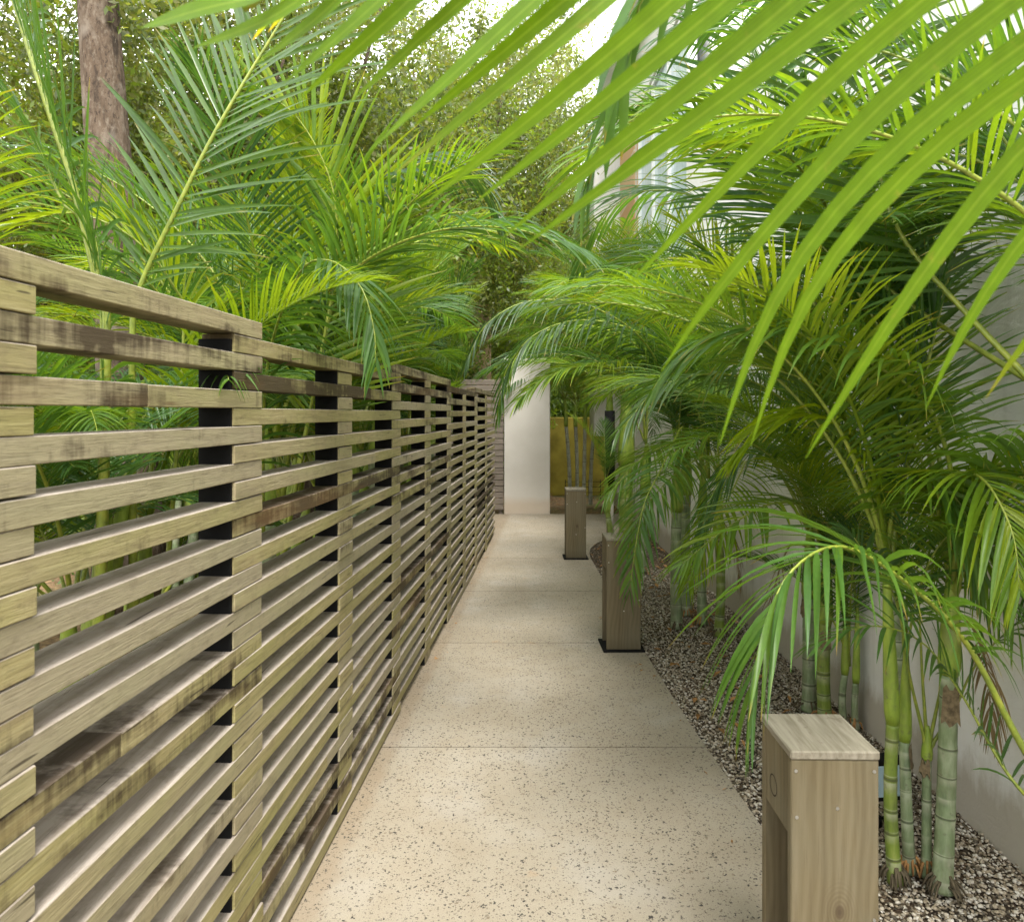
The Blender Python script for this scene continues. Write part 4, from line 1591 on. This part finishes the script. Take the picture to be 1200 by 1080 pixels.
# --- left palms behind the fence
def left_palm(label, x, y, stems, seed, nfr, smin=.8, smax=1.1, lime=.15, pool=ALLV, az0=0.0, spread=math.pi, okf=None):
    b_ = (x, y, -.02)
    lime *= .5
    p_ = palm_clump(label, b_, None, GL)
    r = random.Random(seed)
    for k in range(stems):
        sx, sy = x + r.uniform(-.2, .2), y + r.uniform(-.25, .25)
        h = r.uniform(.5, 1.25)
        add_stem(p_, (sx, sy, -.02), (sx + r.uniform(-.08, .08), sy + r.uniform(-.08, .08), h), r.uniform(.028, .045), M_STEM, (sx + r.uniform(-.08, .08), sy, h + .45), .1, seed * 7 + k)
        add_fronds(p_, np.array([sx, sy, h + .4]), nfr, okf or ok_left, az0, spread, pool, smin, smax, seed * 11 + k, lime)
    return p_


q1 = left_palm('palm behind the near fence panel with a thick upright petiole at the left edge', -1.45, 1.75, 2, 201, 5, .45, .8, .3, okf=ok_left_low)
custom_frond(q1, [np.array([-1.12, 1.95, .7]), P(125, 400, 1.95), P(112, 325, 1.95), P(85, 215, 1.95), P(50, 110, 1.95), P(15, 0, 1.95), P(-25, -120, 1.9), P(-80, -230, 1.8)],
             pet=.5, pairs=48, leaf=.55, width=.017, a0=65, vup=10, droop=.45, rad=.020, seed=211)
custom_frond(q1, [np.array([-1.15, 2.0, .8]), P(118, 330, 2.0), P(72, 235, 2.0), P(38, 160, 2.0), P(-10, 90, 1.95), P(-60, 60, 1.9)],
             pet=.35, pairs=34, leaf=.4, width=.018, vup=10, droop=.8, rad=.012, seed=212)
q2 = left_palm('palm behind the fence whose slanting petiole carries long dark blades at the upper left', -1.4, 2.5, 2, 202, 5, .5, .85, .3, okf=ok_left_low)
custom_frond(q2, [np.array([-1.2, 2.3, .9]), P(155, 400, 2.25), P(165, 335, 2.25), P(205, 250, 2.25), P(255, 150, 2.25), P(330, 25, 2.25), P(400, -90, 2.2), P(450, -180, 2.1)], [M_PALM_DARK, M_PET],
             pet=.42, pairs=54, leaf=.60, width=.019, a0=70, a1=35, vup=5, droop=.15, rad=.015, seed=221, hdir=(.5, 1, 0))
custom_frond(q2, [np.array([-1.2, 2.5, .9]), P(215, 400, 2.5), P(200, 330, 2.45), P(150, 275, 2.4), P(85, 250, 2.35), P(20, 262, 2.3)],
             [M_PALM_LIME, M_PET], pet=.35, pairs=32, leaf=.34, width=.020, vup=25, droop=.5, rad=.011, seed=222)
q3 = left_palm('palm with an upright fan frond and a silvery frond drooping over the fence', -1.15, 3.3, 3, 203, 6, .7, 1.05, .15)
custom_frond(q3, [np.array([-1.05, 3.3, .9]), P(375, 420, 3.2), P(390, 335, 3.2), P(395, 270, 3.15), P(385, 205, 3.1), P(350, 140, 3.05), P(300, 100, 3.0)],
             pet=.3, pairs=46, leaf=.62, width=.026, a0=58, vup=25, droop=.2, rad=.013, seed=231)
custom_frond(q3, [np.array([-1.05, 3.05, 1.0]), np.array([-1.0, 2.95, 1.75]), P(348, 325, 2.72), P(385, 305, 2.6), P(422, 335, 2.5), P(438, 385, 2.45), P(440, 425, 2.43)],
             pet=.36, pairs=48, leaf=.36, width=.017, vup=0, droop=1.3, rad=.011, seed=232)
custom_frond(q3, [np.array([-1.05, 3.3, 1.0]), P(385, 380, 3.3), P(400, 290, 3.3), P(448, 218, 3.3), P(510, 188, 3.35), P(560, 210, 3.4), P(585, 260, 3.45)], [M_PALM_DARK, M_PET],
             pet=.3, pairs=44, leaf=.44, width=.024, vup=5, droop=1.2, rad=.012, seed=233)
q3b = custom_frond(q2, [np.array([-1.15, 2.2, .9]), P(300, 520, 2.35), P(270, 440, 2.2), P(262, 420, 2.05), P(268, 445, 1.85)],
                   pet=.4, pairs=22, leaf=.24, width=.014, vup=5, droop=1.0, rad=.007, seed=234)
left_palm('bushy palm behind the middle of the fence', -1.25, 4.5, 3, 204, 8, .8, 1.15, .2)
left_palm('palm reaching over the fence just past its middle', -1.2, 5.8, 3, 205, 8, .8, 1.15, .15)
left_palm('palm behind the far fence panels', -1.1, 7.2, 3, 206, 8, .85, 1.15, .2)
left_palm('last palm at the far end of the fence before the slat screen', -.95, 8.9, 3, 207, 8, .85, 1.1, .25)
left_palm('dark palm in the second row beyond the near fence panel', -2.6, 2.4, 2, 208, 8, .8, 1.2, .2, okf=ok_left_low)
left_palm('palm in the second row behind the fence near the mottled trunk', -2.5, 4.0, 3, 209, 8, .9, 1.2, .2, okf=ok_left_low)
left_palm('second-row palm at some distance behind the fence middle', -2.6, 6.2, 3, 210, 8, .9, 1.25, .2)
left_palm('low palm filling the gap under the nearest slats', -1.15, 1.1, 2, 214, 6, .35, .6, .2, okf=ok_left_low)
left_palm('second low palm seen through the gaps of the near fence panel', -1.35, 2.05, 3, 215, 7, .4, .7, .2, okf=ok_left_low)

# ------------------------------------------------------------------ trees and shrubs
def crown_mesh(name, seed, rx, rz, nclump, per, leaf, mat, hollow=.45):
    r = np.random.RandomState(seed)
    d = r.randn(nclump, 3)
    d /= np.linalg.norm(d, axis=1)[:, None]
    rad = hollow + (1 - hollow) * r.rand(nclump) ** .6
    lump = 1 + .22 * np.sin(d[:, 0] * 5 + seed) * np.cos(d[:, 1] * 4 + seed * 2)
    cen = d * rad[:, None] * lump[:, None] * np.array([rx, rx, rz])
    cs = .05 + .11 * r.rand(nclump) ** 1.5
    N = nclump * per
    off = r.randn(nclump, per, 3) * (cs[:, None, None] * rx * .8)
    pos = (cen[:, None] + off).reshape(-1, 3)
    a = r.randn(N, 3); a[:, 2] -= .4
    a /= np.linalg.norm(a, axis=1)[:, None]
    b_ = np.cross(a, r.randn(N, 3))
    b_ /= np.linalg.norm(b_, axis=1)[:, None] + 1e-9
    L = leaf * (.6 + .8 * r.rand(N))[:, None]
    W = L * .42
    V = np.stack([pos, pos + a * L * .5 + b_ * W * .5, pos + a * L, pos + a * L * .5 - b_ * W * .5], 1).reshape(-1, 3)
    me = bpy.data.meshes.new(name)
    me.vertices.add(len(V))
    me.vertices.foreach_set('co', V.astype(np.float32).ravel())
    me.loops.add(N * 4)
    me.loops.foreach_set('vertex_index', np.arange(N * 4, dtype=np.int32))
    me.polygons.add(N)
    me.polygons.foreach_set('loop_start', (np.arange(N) * 4).astype(np.int32))
    me.polygons.foreach_set('loop_total', np.full(N, 4, np.int32))
    me.materials.append(mat)
    me.update(calc_edges=True)
    clump_v = r.rand(nclump)
    vv = np.clip(.65 * np.repeat(clump_v, per) + .35 * r.rand(N), 0, 1)
    at = me.attributes.new('v', 'FLOAT', 'POINT')
    at.data.foreach_set('value', np.repeat(vv, 4).astype(np.float32))
    return me, cen


CROWNS = [crown_mesh('crown', s, 2.3, 2.5, 235, 135, .08, M_TREE, .12) for s in (1, 2, 3)]
SHRUBS = [crown_mesh('foliage', s, 1.15, 1.25, 160, 120, .062, M_SHRUB, .2) for s in (11, 12)]


def trunk_geo(h, r0, cen, crown_z, seed, lean=(0, 0)):
    r = random.Random(seed)
    g = Geo()
    top = np.array([lean[0], lean[1], h])
    n = 14
    t_ = np.linspace(0, 1, n)
    pts = np.stack([top[0] * t_ + .07 * np.sin(t_ * 5 + seed), top[1] * t_ + .06 * np.sin(t_ * 4 + seed * 2), top[2] * t_], 1)
    pts[:, :2] -= pts[0, :2]
    rad = r0 * (1 - .50 * t_) * (1 + .5 * np.exp(-t_ * 9))
    g.tube(pts, rad, 14)
    for k in range(9):
        c = cen[r.randrange(len(cen))] + np.array([lean[0], lean[1], crown_z])
        i = r.randrange(n // 2, n - 1)
        a = pts[i]
        mid = a * .5 + c * .5 + np.array([0, 0, .25])
        cv = catmull([a, mid, c], 8)
        g.tube(cv, np.linspace(rad[i] * .5, .012, 8), 7)
    return g


GT = 'trees behind the palms'


def tree(label, x, y, h, r0, crown_i, seed, scale=1.0, lean=(0, 0), crown_dz=0.0):
    t = thing('broadleaf_tree', label, 'tree', (x, y, -.05), GT)
    me, cen = CROWNS[crown_i]
    cz = h + .6 + crown_dz
    trunk_geo(h, r0, cen * scale, cz, seed, lean).build('trunk', [M_BARK], t)
    o = link('crown', me, t)
    o.location = (lean[0], lean[1], cz)
    o.rotation_euler = (0, 0, seed * 1.3)
    o.scale = (scale,) * 3
    return t


tree('tall tree with a mottled brown trunk rising behind the left palms', -3.2, 6.1, 8.8, .22, 0, 1, 1.0, (-.25, .1), .2)
tree('slim tree leaning right, behind the upright fan frond', -2.5, 8.6, 4.6, .13, 1, 2, .95, (.3, 0))
tree('tree with a thin dark trunk between the mottled trunk and the fan frond', -3.6, 8.2, 4.2, .12, 2, 3, .9, (.1, 0))
tree('olive-leaved tree standing over the far end of the fence', -1.5, 12.6, 4.4, .16, 0, 4, 1.05)
tree('tree beyond the cream pillar with dark brown-green crown', -.2, 16.4, 4.6, .17, 1, 5, 1.05)
tree('tree at the far left edge beyond the fence', -6.2, 8.0, 4.5, .2, 2, 6, 1.15)
tree('broad tree far behind the left palms', -4.6, 12.5, 5.0, .2, 1, 7, 1.25)
tree('tall tree far behind the slat screen', -2.6, 16.5, 5.5, .22, 2, 8, 1.3)
tree('low tree far off between the lantern post and the house', 1.6, 18.5, 3.6, .18, 0, 9, 1.1)
tree('large tree far off at the left', -8.5, 14.5, 5.0, .22, 0, 10, 1.4)
tree('distant tree at the far left behind all others', -6.5, 19.0, 6.0, .25, 1, 12, 1.5)
tree('distant tree straight ahead beyond the lantern post', -.6, 21.0, 5.0, .22, 2, 13, 1.4)
tree('distant tree showing beside the house corner', 3.2, 22.5, 5.0, .22, 1, 14, 1.4)

tree('low-crowned olive tree close behind the second-row palms', -4.4, 9.6, 2.6, .12, 1, 15, 1.0)
tree('leafy tree filling the gap right of the mottled trunk', -2.9, 11.2, 3.0, .12, 2, 16, 1.0)
tree('low tree beyond the end of the slat screen', -1.1, 14.0, 2.8, .12, 0, 17, .95)
tree('yellow-green tree far behind the cream pillar', .3, 17.5, 3.4, .14, 2, 18, 1.15)
tree('dense tree at the left edge far behind the petioles', -7.2, 11.5, 3.2, .16, 0, 19, 1.25)

tree('tall leafy tree standing over the cream pillar', -.7, 13.6, 6.3, .16, 0, 20, 1.1)
tree('very tall tree straight ahead with gaps of pale sky in its crown', .7, 17.0, 7.4, .2, 1, 21, 1.15)

GS = 'shrubs under the trees'


def shrub(label, x, y, s, k, z=0.0):
    t = thing('shrub', label, 'shrub', (x, y, -.05), GS)
    me, cen = SHRUBS[k % 2]
    g = Geo()
    r = random.Random(k)
    for i in range(7):
        c = cen[r.randrange(len(cen))] * s + np.array([0, 0, 1.1 * s])
        g.tube(catmull([np.array([r.uniform(-.1, .1), r.uniform(-.1, .1), 0]), c * np.array([.4, .4, .5]), c], 7), np.linspace(.025, .006, 7), 6)
    g.build('stem', [M_BARK], t)
    o = link('foliage', me, t)
    o.location = (0, 0, 1.1 * s)
    o.rotation_euler = (0, 0, k * 1.7)
    o.scale = (s, s, s)


for k, (lb, x, y, s) in enumerate((
        ('bright shrub behind the left palms at the image edge', -4.4, 4.6, 1.0),
        ('shrub at the foot of the mottled trunk', -3.4, 7.2, 1.0),
        ('round shrub between the slim trunks', -2.6, 10.0, 1.25),
        ('shrub behind the slat screen', -1.6, 13.0, 1.3),
        ('tall shrub rising behind the lantern post', -.4, 16.5, 1.7),
        ('shrub beyond the cream pillar', .2, 16.9, 1.5),
        ('shrub rising right behind the low ochre wall', 1.25, 15.9, 1.15),
        ('shrub behind the right part of the low ochre wall', 3.0, 15.9, 1.2),
        ('wide shrub at the far left', -6.3, 10.5, 1.6),
        ('high shrub behind the broad tree', -4.0, 15.0, 1.8),
        ('large shrub far behind the ochre wall', 2.8, 17.0, 1.9),
        ('far shrub filling the gap left of the lantern', -2.6, 19.0, 2.1),
)):
    shrub(lb, x, y, s, k)
